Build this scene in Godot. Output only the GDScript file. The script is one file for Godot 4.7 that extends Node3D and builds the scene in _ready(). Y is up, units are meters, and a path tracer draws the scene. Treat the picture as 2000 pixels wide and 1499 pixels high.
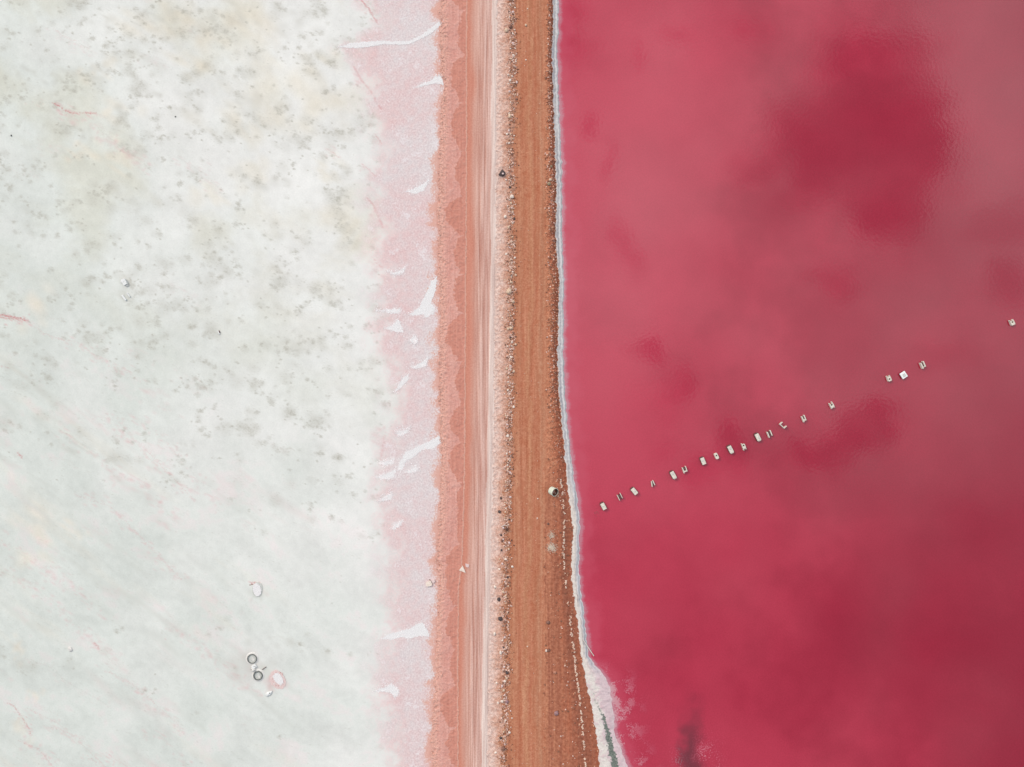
extends Node3D
# A causeway between a white salt flat and a pink salt lake, seen straight down from a drone.
# Plan coordinates: "px, py" below are plan positions in steps of 4 cm (x to the right, y towards the bottom of the picture).

const S := 0.04          # metres per plan step
const H := 61.5          # height of the drone
const MARGIN := 160      # plan steps painted beyond the frame
const ROWS := 1820       # -160 .. 1659
const SALT_X := -160
const SALT_W := 1060     # -160 .. 899
const WAY_X := 830
const WAY_W := 440       # 830 .. 1269

var rng := RandomNumberGenerator.new()
var taken := {}
var curves := {}
var way_height := PackedFloat32Array()
var mats := {}
var stone_meshes: Array[ArrayMesh] = []


# ------------------------------------------------------------------ helpers
func numbered(called: String) -> String:
	var n: int = taken.get(called, 0)
	taken[called] = n + 1
	return called if n == 0 else "%s_%03d" % [called, n]

func at(px: float, py: float, y := 0.0) -> Vector3:
	# where a point of height y stands that is above plan position px, py as measured on the photograph
	var k := S * (H - y) / H
	return Vector3((px - 1000.0) * k, y, (py - 749.5) * k)

func thing(called: String, label: String, category: String, where: Vector3, turn := 0.0, group := "") -> Node3D:
	var o := Node3D.new()
	o.name = numbered(called)
	add_child(o, true)
	o.position = where
	o.rotation.y = turn
	tag(o, label, category, group)
	return o

func tag(o: Node, label: String, category: String, group := "") -> void:
	o.set_meta("label", label)
	o.set_meta("category", category)
	if group != "":
		o.set_meta("group", group)

func part(called: String, mesh: Mesh, mat: Material, parent: Node) -> MeshInstance3D:
	var o := MeshInstance3D.new()
	o.name = numbered(called) if parent == self else called
	o.mesh = mesh
	o.material_override = mat
	parent.add_child(o, true)
	return o

func structure(called: String, mesh: Mesh, mat: Material, kind := "structure") -> MeshInstance3D:
	var o := part(called, mesh, mat, self)
	o.set_meta("kind", kind)
	return o

func curve(called: String, points: Array) -> void:
	# points: [py, px, py, px, ...] -> one value for every painted row
	var a := PackedFloat32Array()
	a.resize(ROWS)
	var k := 0
	for r in ROWS:
		var y := float(r - MARGIN)
		while k < points.size() / 2 - 2 and y > points[2 * k + 2]:
			k += 1
		var y0: float = points[2 * k]
		var y1: float = points[2 * k + 2]
		var t := clampf((y - y0) / (y1 - y0), 0.0, 1.0)
		a[r] = lerpf(points[2 * k + 1], points[2 * k + 3], t)
	curves[called] = a

func rough(called: String, freq: float, amount: float, seed_: int) -> void:
	var n := FastNoiseLite.new()
	n.seed = seed_
	n.frequency = freq
	n.fractal_octaves = 4
	var a: PackedFloat32Array = curves[called]
	for r in ROWS:
		a[r] += n.get_noise_1d(r) * amount
	curves[called] = a

func along(called: String, py: float) -> float:
	var a: PackedFloat32Array = curves[called]
	var f := clampf(py + MARGIN, 0.0, ROWS - 1.001)
	var i := int(f)
	return lerpf(a[i], a[i + 1], f - i)

func noise_bytes(w: int, h: int, freq: float, octaves: int, seed_: int, ridged := false, stretch := 1.0, warp := 0.0) -> PackedByteArray:
	# stretch: how many times longer the pattern is down the picture than across it
	var n := FastNoiseLite.new()
	n.seed = seed_
	n.noise_type = FastNoiseLite.TYPE_SIMPLEX_SMOOTH
	n.frequency = freq
	n.fractal_octaves = octaves
	n.fractal_type = FastNoiseLite.FRACTAL_RIDGED if ridged else FastNoiseLite.FRACTAL_FBM
	if warp > 0.0:
		n.domain_warp_enabled = true
		n.domain_warp_amplitude = warp
		n.domain_warp_frequency = freq * 0.7
	var hh := maxi(4, int(ceil(h / stretch)))
	var im := n.get_image(w, hh, false, false, true)
	if hh != h:
		im.resize(w, h, Image.INTERPOLATE_CUBIC)
	return im.get_data()

func salt_flecks_texture(seed_: int, lo: Color, hi: Color, freq: float) -> ImageTexture:
	var n := FastNoiseLite.new()
	n.seed = seed_
	n.frequency = freq
	n.fractal_octaves = 5
	var im := n.get_seamless_image(256, 256)
	var d := im.get_data()
	var o := PackedByteArray()
	o.resize(256 * 256 * 3)
	for i in d.size():
		var c := lo.lerp(hi, clampf((d[i] / 255.0 - 0.25) * 2.0, 0.0, 1.0))
		o[3 * i] = int(c.r8)
		o[3 * i + 1] = int(c.g8)
		o[3 * i + 2] = int(c.b8)
	return ImageTexture.create_from_image(Image.create_from_data(256, 256, false, Image.FORMAT_RGB8, o))

func mottled(called: String, lo: Color, hi: Color, roughness := 0.85, tile := 1.2) -> StandardMaterial3D:
	var m := StandardMaterial3D.new()
	m.resource_name = called
	m.albedo_texture = salt_flecks_texture(hash(called) % 10000, lo, hi, 0.03)
	m.uv1_triplanar = true
	m.uv1_scale = Vector3.ONE * tile
	m.roughness = roughness
	mats[called] = m
	return m


# ------------------------------------------------------------------ sky
func lump(x: float, y: float, cx: float, cy: float, rx: float, ry: float) -> float:
	var dx := (x - cx) / rx
	var dy := (y - cy) / ry
	var d := dx * dx + dy * dy
	return 0.0 if d > 2.2 else smoothstep(1.48, 0.12, sqrt(d))

func make_sky() -> Sky:
	# a broken deck of thin cloud: gaps of bluish grey between pale billows; the deck goes on the same in every direction
	var broad := FastNoiseLite.new()
	broad.seed = 11
	broad.frequency = 0.0016
	broad.fractal_octaves = 4
	var bend := FastNoiseLite.new()
	bend.seed = 23
	bend.frequency = 0.008
	bend.fractal_octaves = 3
	var gaps: Array[Vector4] = [
		Vector4(1700, 120, 130, 95), Vector4(1590, 275, 88, 95), Vector4(1700, 270, 150, 160), Vector4(1735, 415, 75, 65), Vector4(1790, 290, 80, 110),
		Vector4(1590, 900, 75, 30), Vector4(1650, 865, 70, 40), Vector4(1725, 825, 70, 26), Vector4(1540, 870, 26, 30),
		Vector4(1262, 690, 34, 26), Vector4(1322, 760, 32, 52), Vector4(1408, 850, 20, 50), Vector4(1378, 915, 30, 28), Vector4(1440, 890, 34, 22), Vector4(1288, 885, 26, 26),
		Vector4(1160, 245, 18, 34), Vector4(1184, 320, 17, 44), Vector4(1330, 55, 22, 22), Vector4(1252, 104, 22, 22), Vector4(1470, 62, 50, 44),
		Vector4(1110, 60, 50, 100), Vector4(1225, 490, 22, 60), Vector4(1620, 545, 60, 34), Vector4(1970, 560, 50, 44), Vector4(1985, 440, 100, 40),
		Vector4(1930, 1080, 130, 90), Vector4(1800, 1230, 50, 90), Vector4(1620, 1170, 45, 30), Vector4(1420, 1075, 45, 26),
		Vector4(1480, 330, 40, 40), Vector4(1560, 400, 36, 30), Vector4(1850, 700, 90, 50), Vector4(1380, 1250, 90, 60), Vector4(1650, 1380, 110, 60)]
	var depth: Array[float] = [1, 1, 1, 1, 0.9, 1, 1, 0.9, 0.8, 1.0, 0.9, 0.9, 0.8, 0.7, 0.5, 0.8, 0.7, 0.6, 0.6, 0.6, 0.9, 0.5, 0.5, 0.45, 0.4, 0.6, 0.6, 0.35, 0.35, 0.4, 0.4, 0.35, 0.3, 0.3]
	var w := 1536
	var h := 768
	var im := Image.create(w, h, false, Image.FORMAT_RGBF)
	var gap_color := Vector3(0.13, 0.17, 0.22)
	var cloud_color := Vector3(1.13, 1.13, 1.17)
	im.fill(Color(0.62, 0.52, 0.5))
	for row in h / 2:
		var theta := (row + 0.5) / h * PI
		var up := cos(theta)
		var out := sin(theta)
		for col in w:
			var phi := (col + 0.5) / w * TAU
			var reach := minf(out / maxf(up, 0.06), 12.0) * H / S
			# where on the deck this direction points, in plan steps seen in the lake's mirror
			var x := 1000.0 + sin(phi) * reach
			var y := 749.5 - cos(phi) * reach
			var k := broad.get_noise_2d(x, y)
			var puff := 0.3 * lump(x, y, 1940, 160, 170, 320) + 0.16 * lump(x, y, 1310, 430, 190, 330) + 0.12 * lump(x, y, 1180, 640, 90, 260)
			var cover := (0.61 + 0.3 * k + puff) * (1.0 - 0.86 * smoothstep(560.0, 1200.0, y - 0.12 * (x - 1000.0)))
			if row < h * 0.26:
				var bx := x + bend.get_noise_2d(x, y) * 46.0
				var by := y + bend.get_noise_2d(x + 700.0, y) * 46.0
				var open := 0.0
				for g in gaps.size():
					var q := gaps[g]
					if absf(bx - q.x) < q.z * 1.5 and absf(by - q.y) < q.w * 1.5:
						open = 1.0 - (1.0 - open) * (1.0 - depth[g] * lump(bx, by, q.x, q.y, q.z, q.w))
				cover = cover * (1.0 - open) + 0.05 * open
			cover = clampf(cover + bend.get_noise_2d(x * 0.5, y * 0.5) * 0.12, 0.0, 1.1)
			var c := gap_color.lerp(cloud_color, cover)
			im.set_pixel(col, row, Color(c.x, c.y, c.z))
	var m := PanoramaSkyMaterial.new()
	m.panorama = ImageTexture.create_from_image(im)
	var sky := Sky.new()
	sky.sky_material = m
	return sky


# ------------------------------------------------------------------ shapes
func box_into(st: SurfaceTool, size: Vector3, where := Vector3.ZERO, b := 0.02, basis := Basis()) -> void:
	# a box with chamfered edges; where is the centre
	var e := size / 2.0
	b = minf(b, minf(e.x, minf(e.y, e.z)) * 0.9)
	var xf := Transform3D(basis, where)
	var quads: Array = []
	var axes := [Vector3.RIGHT, Vector3.UP, Vector3.BACK]
	for a in 3:
		var n: Vector3 = axes[a]
		var u: Vector3 = axes[(a + 1) % 3]
		var v: Vector3 = axes[(a + 2) % 3]
		for s in [-1.0, 1.0]:
			var c: Vector3 = n * e[a] * s
			var du: Vector3 = u * (e[(a + 1) % 3] - b)
			var dv: Vector3 = v * (e[(a + 2) % 3] - b)
			quads.append([c - du - dv, c + du - dv, c + du + dv, c - du + dv, n * s])
			# chamfers along u edges between faces a and (a+1)
			for s2 in [-1.0, 1.0]:
				var c1: Vector3 = n * e[a] * s + u * (e[(a + 1) % 3] - b) * s2
				var c2: Vector3 = n * (e[a] - b) * s + u * e[(a + 1) % 3] * s2
				quads.append([c1 - dv, c1 + dv, c2 + dv, c2 - dv, (n * s + u * s2).normalized()])
	for q in quads:
		four(st, xf * q[0], xf * q[1], xf * q[2], xf * q[3], basis * q[4])
	for sx in [-1.0, 1.0]:
		for sy in [-1.0, 1.0]:
			for sz in [-1.0, 1.0]:
				var s := Vector3(sx, sy, sz)
				var p0 := Vector3(e.x, e.y - b, e.z - b) * s
				var p1 := Vector3(e.x - b, e.y, e.z - b) * s
				var p2 := Vector3(e.x - b, e.y - b, e.z) * s
				tri(st, xf * p0, xf * p1, xf * p2, basis * s.normalized())

func tri(st: SurfaceTool, a: Vector3, b: Vector3, c: Vector3, n: Vector3) -> void:
	if (b - a).cross(c - a).dot(n) > 0.0:   # front faces run clockwise
		var t := b
		b = c
		c = t
	for p in [a, b, c]:
		st.set_normal(n)
		st.add_vertex(p)

func four(st: SurfaceTool, a: Vector3, b: Vector3, c: Vector3, d: Vector3, n: Vector3) -> void:
	tri(st, a, b, c, n)
	tri(st, a, c, d, n)

func start() -> SurfaceTool:
	var st := SurfaceTool.new()
	st.begin(Mesh.PRIMITIVE_TRIANGLES)
	return st

func box_mesh(size: Vector3, where := Vector3.ZERO, b := 0.02) -> ArrayMesh:
	var st := start()
	box_into(st, size, where, b)
	return st.commit()

func lathe(profile: PackedVector2Array, segments := 40, wobble := 0.0, seed_ := 1) -> ArrayMesh:
	# profile: (radius, height) pairs, turned round y
	var n := FastNoiseLite.new()
	n.seed = seed_
	n.frequency = 0.8
	var st := start()
	st.set_smooth_group(-1)
	for i in profile.size() - 1:
		for k in segments:
			var q: Array[Vector3] = []
			for c in [[i, k], [i, k + 1], [i + 1, k + 1], [i + 1, k]]:
				var a: float = TAU * (c[1] % segments) / segments
				var p := profile[c[0]]
				var dir := Vector3(cos(a), 0, sin(a))
				var r := p.x * (1.0 + wobble * n.get_noise_3d(dir.x * 2.0, dir.z * 2.0, c[0] * 0.6))
				q.append(dir * r + Vector3.UP * p.y)
			var mid := (q[0] + q[2]) / 2.0
			var d := profile[i + 1] - profile[i]
			var out := Vector3(mid.x, 0, mid.z).normalized()
			var nn := (out * d.y - Vector3.UP * d.x).normalized()
			four(st, q[0], q[1], q[2], q[3], nn)
	return st.commit()

func lump_mesh(seed_: int, size: Vector3, uneven := 0.3, rings := 8, sides := 14) -> ArrayMesh:
	# a lumpy stone or mound: a sphere pulled about by noise, its flat base at y = 0 sunk a little
	var n := FastNoiseLite.new()
	n.seed = seed_
	n.frequency = 0.9
	n.fractal_octaves = 3
	var st := start()
	st.set_smooth_group(0)
	var grid: Array = []
	for i in rings + 1:
		var line: Array[Vector3] = []
		var th := PI * i / rings
		for k in sides:
			var a := TAU * k / sides
			var d := Vector3(sin(th) * cos(a), cos(th), sin(th) * sin(a))
			line.append(d * (1.0 + uneven * n.get_noise_3dv(d * 1.6)) * size / 2.0)
		grid.append(line)
	for i in rings:
		for k in sides:
			var a: Vector3 = grid[i][k]
			var b: Vector3 = grid[i][(k + 1) % sides]
			var c: Vector3 = grid[i + 1][(k + 1) % sides]
			var d: Vector3 = grid[i + 1][k]
			if i > 0:
				st.add_vertex(a); st.add_vertex(b); st.add_vertex(c)
			if i < rings - 1:
				st.add_vertex(a); st.add_vertex(c); st.add_vertex(d)
	st.generate_normals()
	var m := st.commit()
	return m

func stone_shape(seed_: int) -> ArrayMesh:
	# an angular broken stone: an icosahedron with its corners pulled about, 20 faces
	var r := RandomNumberGenerator.new()
	r.seed = seed_
	var p: Array[Vector3] = [Vector3.UP]
	for ring in 2:
		for k in 5:
			var a := TAU * (k + 0.5 * ring) / 5.0
			p.append(Vector3(cos(a) * 0.894, 0.447 - 0.894 * ring, sin(a) * 0.894))
	p.append(Vector3.DOWN)
	for i in p.size():
		p[i] *= r.randf_range(0.72, 1.15)
		p[i] *= Vector3(r.randf_range(0.9, 1.1), 0.75, r.randf_range(0.9, 1.1)) * 0.5
	var f: Array = []
	for k in 5:
		var k2 := (k + 1) % 5
		f.append([0, 1 + k, 1 + k2])
		f.append([1 + k, 6 + k, 1 + k2])
		f.append([1 + k2, 6 + k, 6 + k2])
		f.append([6 + k, 11, 6 + k2])
	var st := start()
	for t in f:
		var a := p[t[0]]
		var b := p[t[1]]
		var c := p[t[2]]
		var n := (b - a).cross(c - a).normalized()
		if n.dot(a + b + c) < 0.0:
			n = -n
		tri(st, a, b, c, n)
	return st.commit()

func sheet_mesh(outline: PackedVector2Array, thick: float, ragged: float, seed_: int) -> ArrayMesh:
	# a broken plate of salt: an outline in metres (x, z) with ragged edges, a bevel and real thickness
	var n := FastNoiseLite.new()
	n.seed = seed_
	n.frequency = 4.5
	n.fractal_octaves = 5
	n.fractal_gain = 0.6
	if Geometry2D.is_polygon_clockwise(outline):
		outline.reverse()
	var p := PackedVector2Array()
	var idx := PackedInt32Array()
	for attempt in 7:   # less ragged until the outline no longer crosses itself
		p.clear()
		for i in outline.size():
			var a := outline[i]
			var b := outline[(i + 1) % outline.size()]
			var side := (b - a).normalized().orthogonal()
			var steps := maxi(1, int(a.distance_to(b) / 0.045))
			for k in steps:
				var q := a.lerp(b, float(k) / steps)
				p.append(q + side * n.get_noise_2d(q.x, q.y) * ragged * pow(0.62, attempt))
		idx = Geometry2D.triangulate_polygon(p)
		if idx.size() > 0:
			break
	var m := p.size()
	var st := start()
	for t in range(0, idx.size(), 3):
		var v: Array[Vector3] = []
		for c in 3:
			var q := p[idx[t + c]]
			v.append(Vector3(q.x, thick, q.y))
		tri(st, v[0], v[1], v[2], Vector3.UP)
	for i in m:
		var a := p[i]
		var b := p[(i + 1) % m]
		var d := (b - a).normalized()
		var nn := Vector3(d.y, 0.0, -d.x)
		four(st, Vector3(a.x, thick, a.y), Vector3(b.x, thick, b.y), Vector3(b.x, -0.03, b.y), Vector3(a.x, -0.03, a.y), nn)
	return st.commit()


# ------------------------------------------------------------------ ground painting
func stamp(layer: PackedFloat32Array, w: int, x0: int, cx: float, cy: float, rx: float, ry: float, amount: float, slant := 0.0) -> void:
	var reach := maxf(rx, ry) * 1.9
	var ca := cos(slant) / rx
	var sa := sin(slant) / rx
	var cb := cos(slant) / ry
	var sb := sin(slant) / ry
	for y in range(maxi(0, int(cy - reach) + MARGIN), mini(ROWS, int(cy + reach) + MARGIN + 1)):
		var dy := y - MARGIN - cy
		for x in range(maxi(0, int(cx - reach) - x0), mini(w, int(cx + reach) - x0 + 1)):
			var dx := x + x0 - cx
			var u := dx * ca + dy * sa
			var v := dy * cb - dx * sb
			var d := 1.0 - (u * u + v * v) * 0.3
			if d > 0.0:
				var i := y * w + x
				layer[i] += amount * d * d * d * d * (1.0 - minf(layer[i], 1.0))

func vein(layer: PackedFloat32Array, halo: PackedFloat32Array, pts: Array, width: float, amount: float, spread: float, spread_amount: float) -> void:
	# a cracked seam that wanders along the points: a thin broken line with tinted crust about it
	var i := 0
	while i < pts.size() - 2:
		var a := Vector2(pts[i], pts[i + 1])
		var b := Vector2(pts[i + 2], pts[i + 3])
		var steps := int(a.distance_to(b) / 1.3) + 1
		for k in steps:
			var p := a.lerp(b, float(k) / steps) + Vector2(rng.randfn(0, 0.8), rng.randfn(0, 0.8))
			if rng.randf() < 0.78:
				stamp(layer, SALT_W, SALT_X, p.x, p.y, width * rng.randf_range(0.6, 1.3), width * rng.randf_range(0.4, 0.8), amount * rng.randf_range(0.3, 1.0), 0.5)
			if spread_amount > 0.0 and k % 2 == 0 and rng.randf() < 0.6:
				stamp(halo, SALT_W, SALT_X, p.x + rng.randfn(0, spread * 0.9), p.y + spread * 0.3 + rng.randfn(0, spread * 0.8), spread * rng.randf_range(0.2, 0.9), spread * rng.randf_range(0.15, 0.4), spread_amount * 1.15, 0.5)
				stamp(layer, SALT_W, SALT_X, p.x + rng.randfn(0, spread * 0.7), p.y + rng.randfn(0, spread * 0.6), rng.randf_range(0.6, 1.4), rng.randf_range(0.5, 0.9), amount * 0.4, 0.5)
		i += 2

func paint_salt() -> Array:
	var w := SALT_W
	var total := w * ROWS
	var grey := PackedFloat32Array(); grey.resize(total)
	var pink := PackedFloat32Array(); pink.resize(total)
	var red := PackedFloat32Array(); red.resize(total)
	var ochre := PackedFloat32Array(); ochre.resize(total)
	var clean := PackedFloat32Array(); clean.resize(total)
	# loose white salt scattered about the plates
	for q in plates():
		var o: Array = q[0]
		for k in range(0, o.size(), 2):
			for j in 7:
				stamp(clean, w, SALT_X, o[k] + rng.randfn(-1, 4.5), o[k + 1] + rng.randfn(-2, 4.0), rng.randf_range(1.0, 5.0), rng.randf_range(0.8, 3.0), 0.4, -0.5)
	for k in 520:
		var y := rng.randf_range(-150, 1650)
		var x := along("ledge", y) - absf(rng.randfn(0, 60)) - 3.0
		stamp(clean, w, SALT_X, x, y, rng.randf_range(1.0, 7.0), rng.randf_range(0.8, 2.6), rng.randf_range(0.2, 0.6), -0.6)
	var density := FastNoiseLite.new()
	density.seed = 5
	density.frequency = 0.009
	density.fractal_octaves = 3
	# dimples and damp blotches in the crust
	var made := 0
	while made < 3100:
		var x := rng.randf_range(-150, 770)
		var y := rng.randf_range(-150, 1650)
		var far := smoothstep(560.0, 960.0, y - 0.3 * x)
		var like := (1.0 - 0.93 * far) * clampf(0.62 + 0.25 * smoothstep(620.0, 300.0, y) + density.get_noise_2d(x + y * 0.9, (y - 0.55 * x) * 2.0) * 2.6, 0.05, 1.0)
		if rng.randf() > like:
			made += 1
			continue
		made += 1
		var family := 1 + int(pow(rng.randf(), 2.4) * 7.0)
		for member in family:
			var cx := x + (rng.randfn(0, 13) if member > 0 else 0.0)
			var cy := y + (rng.randfn(0, 9) if member > 0 else 0.0)
			var big := rng.randf() < 0.2
			var r := rng.randf_range(7.0, 17.0) if big else lerpf(1.6, 7.0, pow(rng.randf(), 1.8))
			var strong := rng.randf_range(0.2, 0.48) if big else rng.randf_range(0.3, 0.85)
			stamp(grey, w, SALT_X, cx, cy, r, r * rng.randf_range(0.55, 0.95), strong * 0.6, 0.5)
			for k in int(r * 2.6):
				stamp(grey, w, SALT_X, cx + rng.randfn(0, r * 0.65), cy + rng.randfn(0, r * 0.5), rng.randf_range(0.8, 2.6), rng.randf_range(0.6, 1.1), strong * rng.randf_range(0.3, 0.9), 0.3)
	# wind-drawn specks and scratches
	for k in 3600:
		var x := rng.randf_range(-150, 860)
		var y := rng.randf_range(-150, 1650)
		stamp(grey, w, SALT_X, x, y, rng.randf_range(0.8, 3.5), rng.randf_range(0.5, 0.9), rng.randf_range(0.15, 0.5), rng.randf_range(0.0, 0.7))
	# warm stained areas in the upper middle, cool ones lower left
	for q in [[195, 130, 26, 20], [235, 205, 24, 24], [150, 290, 24, 16], [300, 60, 60, 30], [360, 45, 40, 26], [370, 120, 44, 26], [560, 190, 60, 50], [480, 60, 60, 40], [600, 210, 60, 40], [455, 250, 50, 30], [400, 385, 40, 22], [230, 310, 40, 16], [620, 130, 50, 26], [70, 600, 26, 26], [60, 1010, 46, 22], [130, 1035, 28, 14], [65, 1360, 14, 12], [30, 1265, 14, 22], [40, 1420, 16, 24], [650, 330, 30, 20], [45, 1080, 40, 26], [700, 440, 30, 60], [500, 340, 50, 30]]:
		for k in 9:
			stamp(ochre, w, SALT_X, q[0] + rng.randfn(0, q[2] * 0.7), q[1] + rng.randfn(0, q[3] * 0.7), q[2] * rng.randf_range(0.25, 0.7), q[3] * rng.randf_range(0.25, 0.6), 0.26, 0.6)
	for q in [[245, 560, 30, 22], [248, 548, 14, 10], [520, 1320, 30, 26], [470, 1300, 30, 30], [500, 1165, 18, 14], [423, 655, 14, 10], [350, 870, 12, 6], [378, 870, 9, 5], [560, 1250, 26, 12], [160, 875, 30, 10], [190, 145, 22, 18], [238, 228, 18, 18], [170, 265, 20, 14], [60, 140, 20, 12], [115, 150, 20, 12], [210, 45, 24, 12], [285, 45, 26, 12], [310, 180, 20, 14], [365, 210, 26, 18], [460, 35, 40, 22], [570, 50, 30, 20], [480, 200, 30, 20], [540, 360, 30, 18]]:
		for k in 7:
			stamp(grey, w, SALT_X, q[0] + rng.randfn(0, q[2] * 0.6), q[1] + rng.randfn(0, q[3] * 0.6), q[2] * rng.randf_range(0.2, 0.6), q[3] * rng.randf_range(0.2, 0.6), 0.2, 0.5)
	# broad bands of damp, dusty and rosy crust, drawn out by the wind
	for k in 90:
		var x := rng.randf_range(-150, 520)
		var y := rng.randf_range(780, 1640) + (x - 200.0) * 0.5
		var which := rng.randf()
		var layer := grey if which < 0.55 else ochre if which < 0.8 else pink
		var n := rng.randi_range(3, 7)
		for j in n:
			stamp(layer, w, SALT_X, x + j * 24.0 + rng.randfn(0, 6), y + j * 17.0 + rng.randfn(0, 6), rng.randf_range(18, 48), rng.randf_range(3, 11), rng.randf_range(0.05, 0.14) * (1.0 if which < 0.8 else 0.7), rng.randf_range(0.45, 0.8))
		for j in 14:
			stamp(grey, w, SALT_X, x + rng.randf() * n * 24.0 + rng.randfn(0, 8), y + rng.randf() * n * 17.0 + rng.randfn(0, 8), rng.randf_range(1.0, 5.0), rng.randf_range(0.5, 0.9), rng.randf_range(0.15, 0.45), rng.randf_range(0.1, 0.7))
	# seams
	vein(grey, pink, [112, 214, 150, 228, 190, 232], 1.6, 0.2, 12, 0.2)
	vein(red, pink, [102, 201, 115, 207, 127, 217, 145, 221, 165, 221, 190, 221], 1.5, 0.85, 7, 0.3)
	vein(grey, pink, [58, 200, 102, 201], 1.2, 0.4, 6, 0.12)
	vein(grey, pink, [190, 221, 210, 232], 1.1, 0.4, 6, 0.1)
	vein(red, pink, [105, 55, 122, 70, 140, 78, 150, 80], 1.0, 0.4, 6, 0.12)
	vein(grey, pink, [150, 80, 165, 92, 180, 104], 1.2, 0.5, 5, 0.1)
	vein(grey, pink, [190, 250, 215, 270, 240, 290, 270, 310, 300, 338], 1.5, 0.35, 12, 0.16)
	vein(grey, pink, [340, 305, 370, 320, 400, 340, 430, 370], 1.4, 0.3, 9, 0.12)
	vein(red, pink, [-30, 612, 0, 615, 20, 618, 40, 622, 56, 627], 2.2, 0.75, 6, 0.45)
	vein(red, pink, [0, 620, 30, 624, 54, 626], 1.5, 0.75, 5, 0.4)
	vein(red, pink, [56, 627, 65, 637, 85, 650, 100, 657, 125, 664], 0.9, 0.42, 4, 0.15)
	vein(red, pink, [125, 664, 150, 668, 180, 690, 210, 710, 240, 722, 260, 735, 276, 748], 0.9, 0.3, 8, 0.2)
	vein(grey, pink, [276, 748, 300, 770, 330, 800], 1.0, 0.2, 14, 0.1)
	vein(grey, pink, [60, 610, 80, 616, 95, 620, 130, 624], 1.0, 0.5, 4, 0.12)
	vein(grey, pink, [0, 322, 25, 335, 42, 340, 70, 341, 88, 345], 1.0, 0.6, 4, 0.1)
	vein(red, pink, [0, 715, 18, 718], 0.9, 0.4, 3, 0.1)
	vein(red, pink, [14, 1372, 28, 1380, 42, 1400, 55, 1420, 62, 1435], 1.6, 0.55, 6, 0.25)
	vein(red, pink, [35, 1445, 55, 1455, 75, 1462, 90, 1480, 105, 1500], 1.2, 0.4, 10, 0.2)
	vein(red, pink, [98, 1420, 112, 1423, 135, 1432, 165, 1448], 1.0, 0.35, 6, 0.15)
	vein(red, pink, [178, 1482, 190, 1490], 1.2, 0.35, 6, 0.14)
	vein(grey, pink, [50, 1285, 75, 1293, 100, 1305, 130, 1330, 150, 1343, 190, 1365, 220, 1385], 1.0, 0.5, 8, 0.06)
	vein(grey, pink, [70, 1375, 90, 1385, 120, 1400], 0.9, 0.5, 6, 0.06)
	vein(red, pink, [700, -20, 705, 0, 720, 18, 730, 35, 739, 48], 2.2, 0.5, 6, 0.3)
	vein(red, pink, [690, 130, 705, 155, 725, 180, 735, 200, 745, 215], 3.0, 0.2, 10, 0.2)
	vein(red, pink, [733, 262, 738, 272, 745, 282], 2.0, 0.3, 6, 0.2)
	vein(red, pink, [705, 320, 718, 330, 735, 345], 2.0, 0.25, 8, 0.2)
	vein(red, pink, [640, 290, 652, 300, 662, 308], 1.6, 0.25, 8, 0.15)
	vein(red, pink, [715, 385, 728, 400, 740, 425, 748, 445], 3.0, 0.18, 10, 0.16)
	vein(red, pink, [725, 500, 735, 512, 748, 525], 2.0, 0.22, 8, 0.15)
	vein(red, pink, [752, 845, 748, 870, 742, 900], 3.0, 0.12, 14, 0.25)
	vein(red, pink, [33, 884, 40, 889, 45, 895], 1.8, 0.7, 5, 0.2)
	vein(grey, pink, [90, 893, 120, 896, 135, 900, 152, 917], 0.9, 0.4, 5, 0.08)
	vein(grey, pink, [220, 930, 250, 935, 280, 945, 300, 965, 325, 1000, 340, 1020], 1.2, 0.25, 14, 0.16)
	vein(red, pink, [487, 1142, 493, 1139, 500, 1137], 1.4, 0.9, 6, 0.4)
	vein(red, pink, [185, 1255, 191, 1262, 193, 1270], 2.0, 0.4, 5, 0.2)
	for k in 13:
		var x := rng.randf_range(-120, 330)
		var y := rng.randf_range(700, 1480) + x * 0.4
		var l := rng.randf_range(110, 230)
		var bow := rng.randf_range(-14, 14)
		vein(red if k % 3 == 0 else grey, pink, [x, y, x + l * 0.3, y + l * 0.14 + bow, x + l * 0.62, y + l * 0.42, x + l, y + l * 0.78 - bow], 1.0, 0.34, 9, 0.16)
	for k in 26:
		var x := rng.randf_range(-140, 520)
		var y := rng.randf_range(-100, 1620)
		var l := rng.randf_range(20, 70)
		vein(grey, pink, [x, y, x + l * 0.5, y + l * 0.2, x + l, y + l * 0.55], 0.9, rng.randf_range(0.12, 0.35), 9, 0.06)
	for k in 12:
		stamp(pink, w, SALT_X, 528 + rng.randfn(0, 12), 1328 + rng.randfn(0, 10), 9, 7, 0.22)
		stamp(pink, w, SALT_X, 470 + rng.randfn(0, 16), 1310 + rng.randfn(0, 20), 14, 14, 0.05)
	var n_fine := noise_bytes(w, ROWS, 0.24, 3, 31)
	var n_mid := noise_bytes(w, ROWS, 0.05, 4, 32)
	var n_broad := noise_bytes(w, ROWS, 0.0055, 4, 33, false, 1.0, 40.0)
	var n_crust := noise_bytes(w, ROWS, 0.055, 4, 34, true, 1.0, 14.0)
	var n_edge := noise_bytes(w, ROWS, 0.02, 5, 35, false, 1.0, 20.0)
	var n_tint := noise_bytes(w, ROWS, 0.004, 3, 36)
	# wind streaks that run from the upper left to the lower right
	var drift := FastNoiseLite.new()
	drift.seed = 37
	drift.frequency = 0.02
	drift.fractal_octaves = 4
	drift.fractal_gain = 0.6
	var small_w := w / 2
	var small_h := ROWS / 2
	var sm := PackedByteArray(); sm.resize(small_w * small_h)
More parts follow.
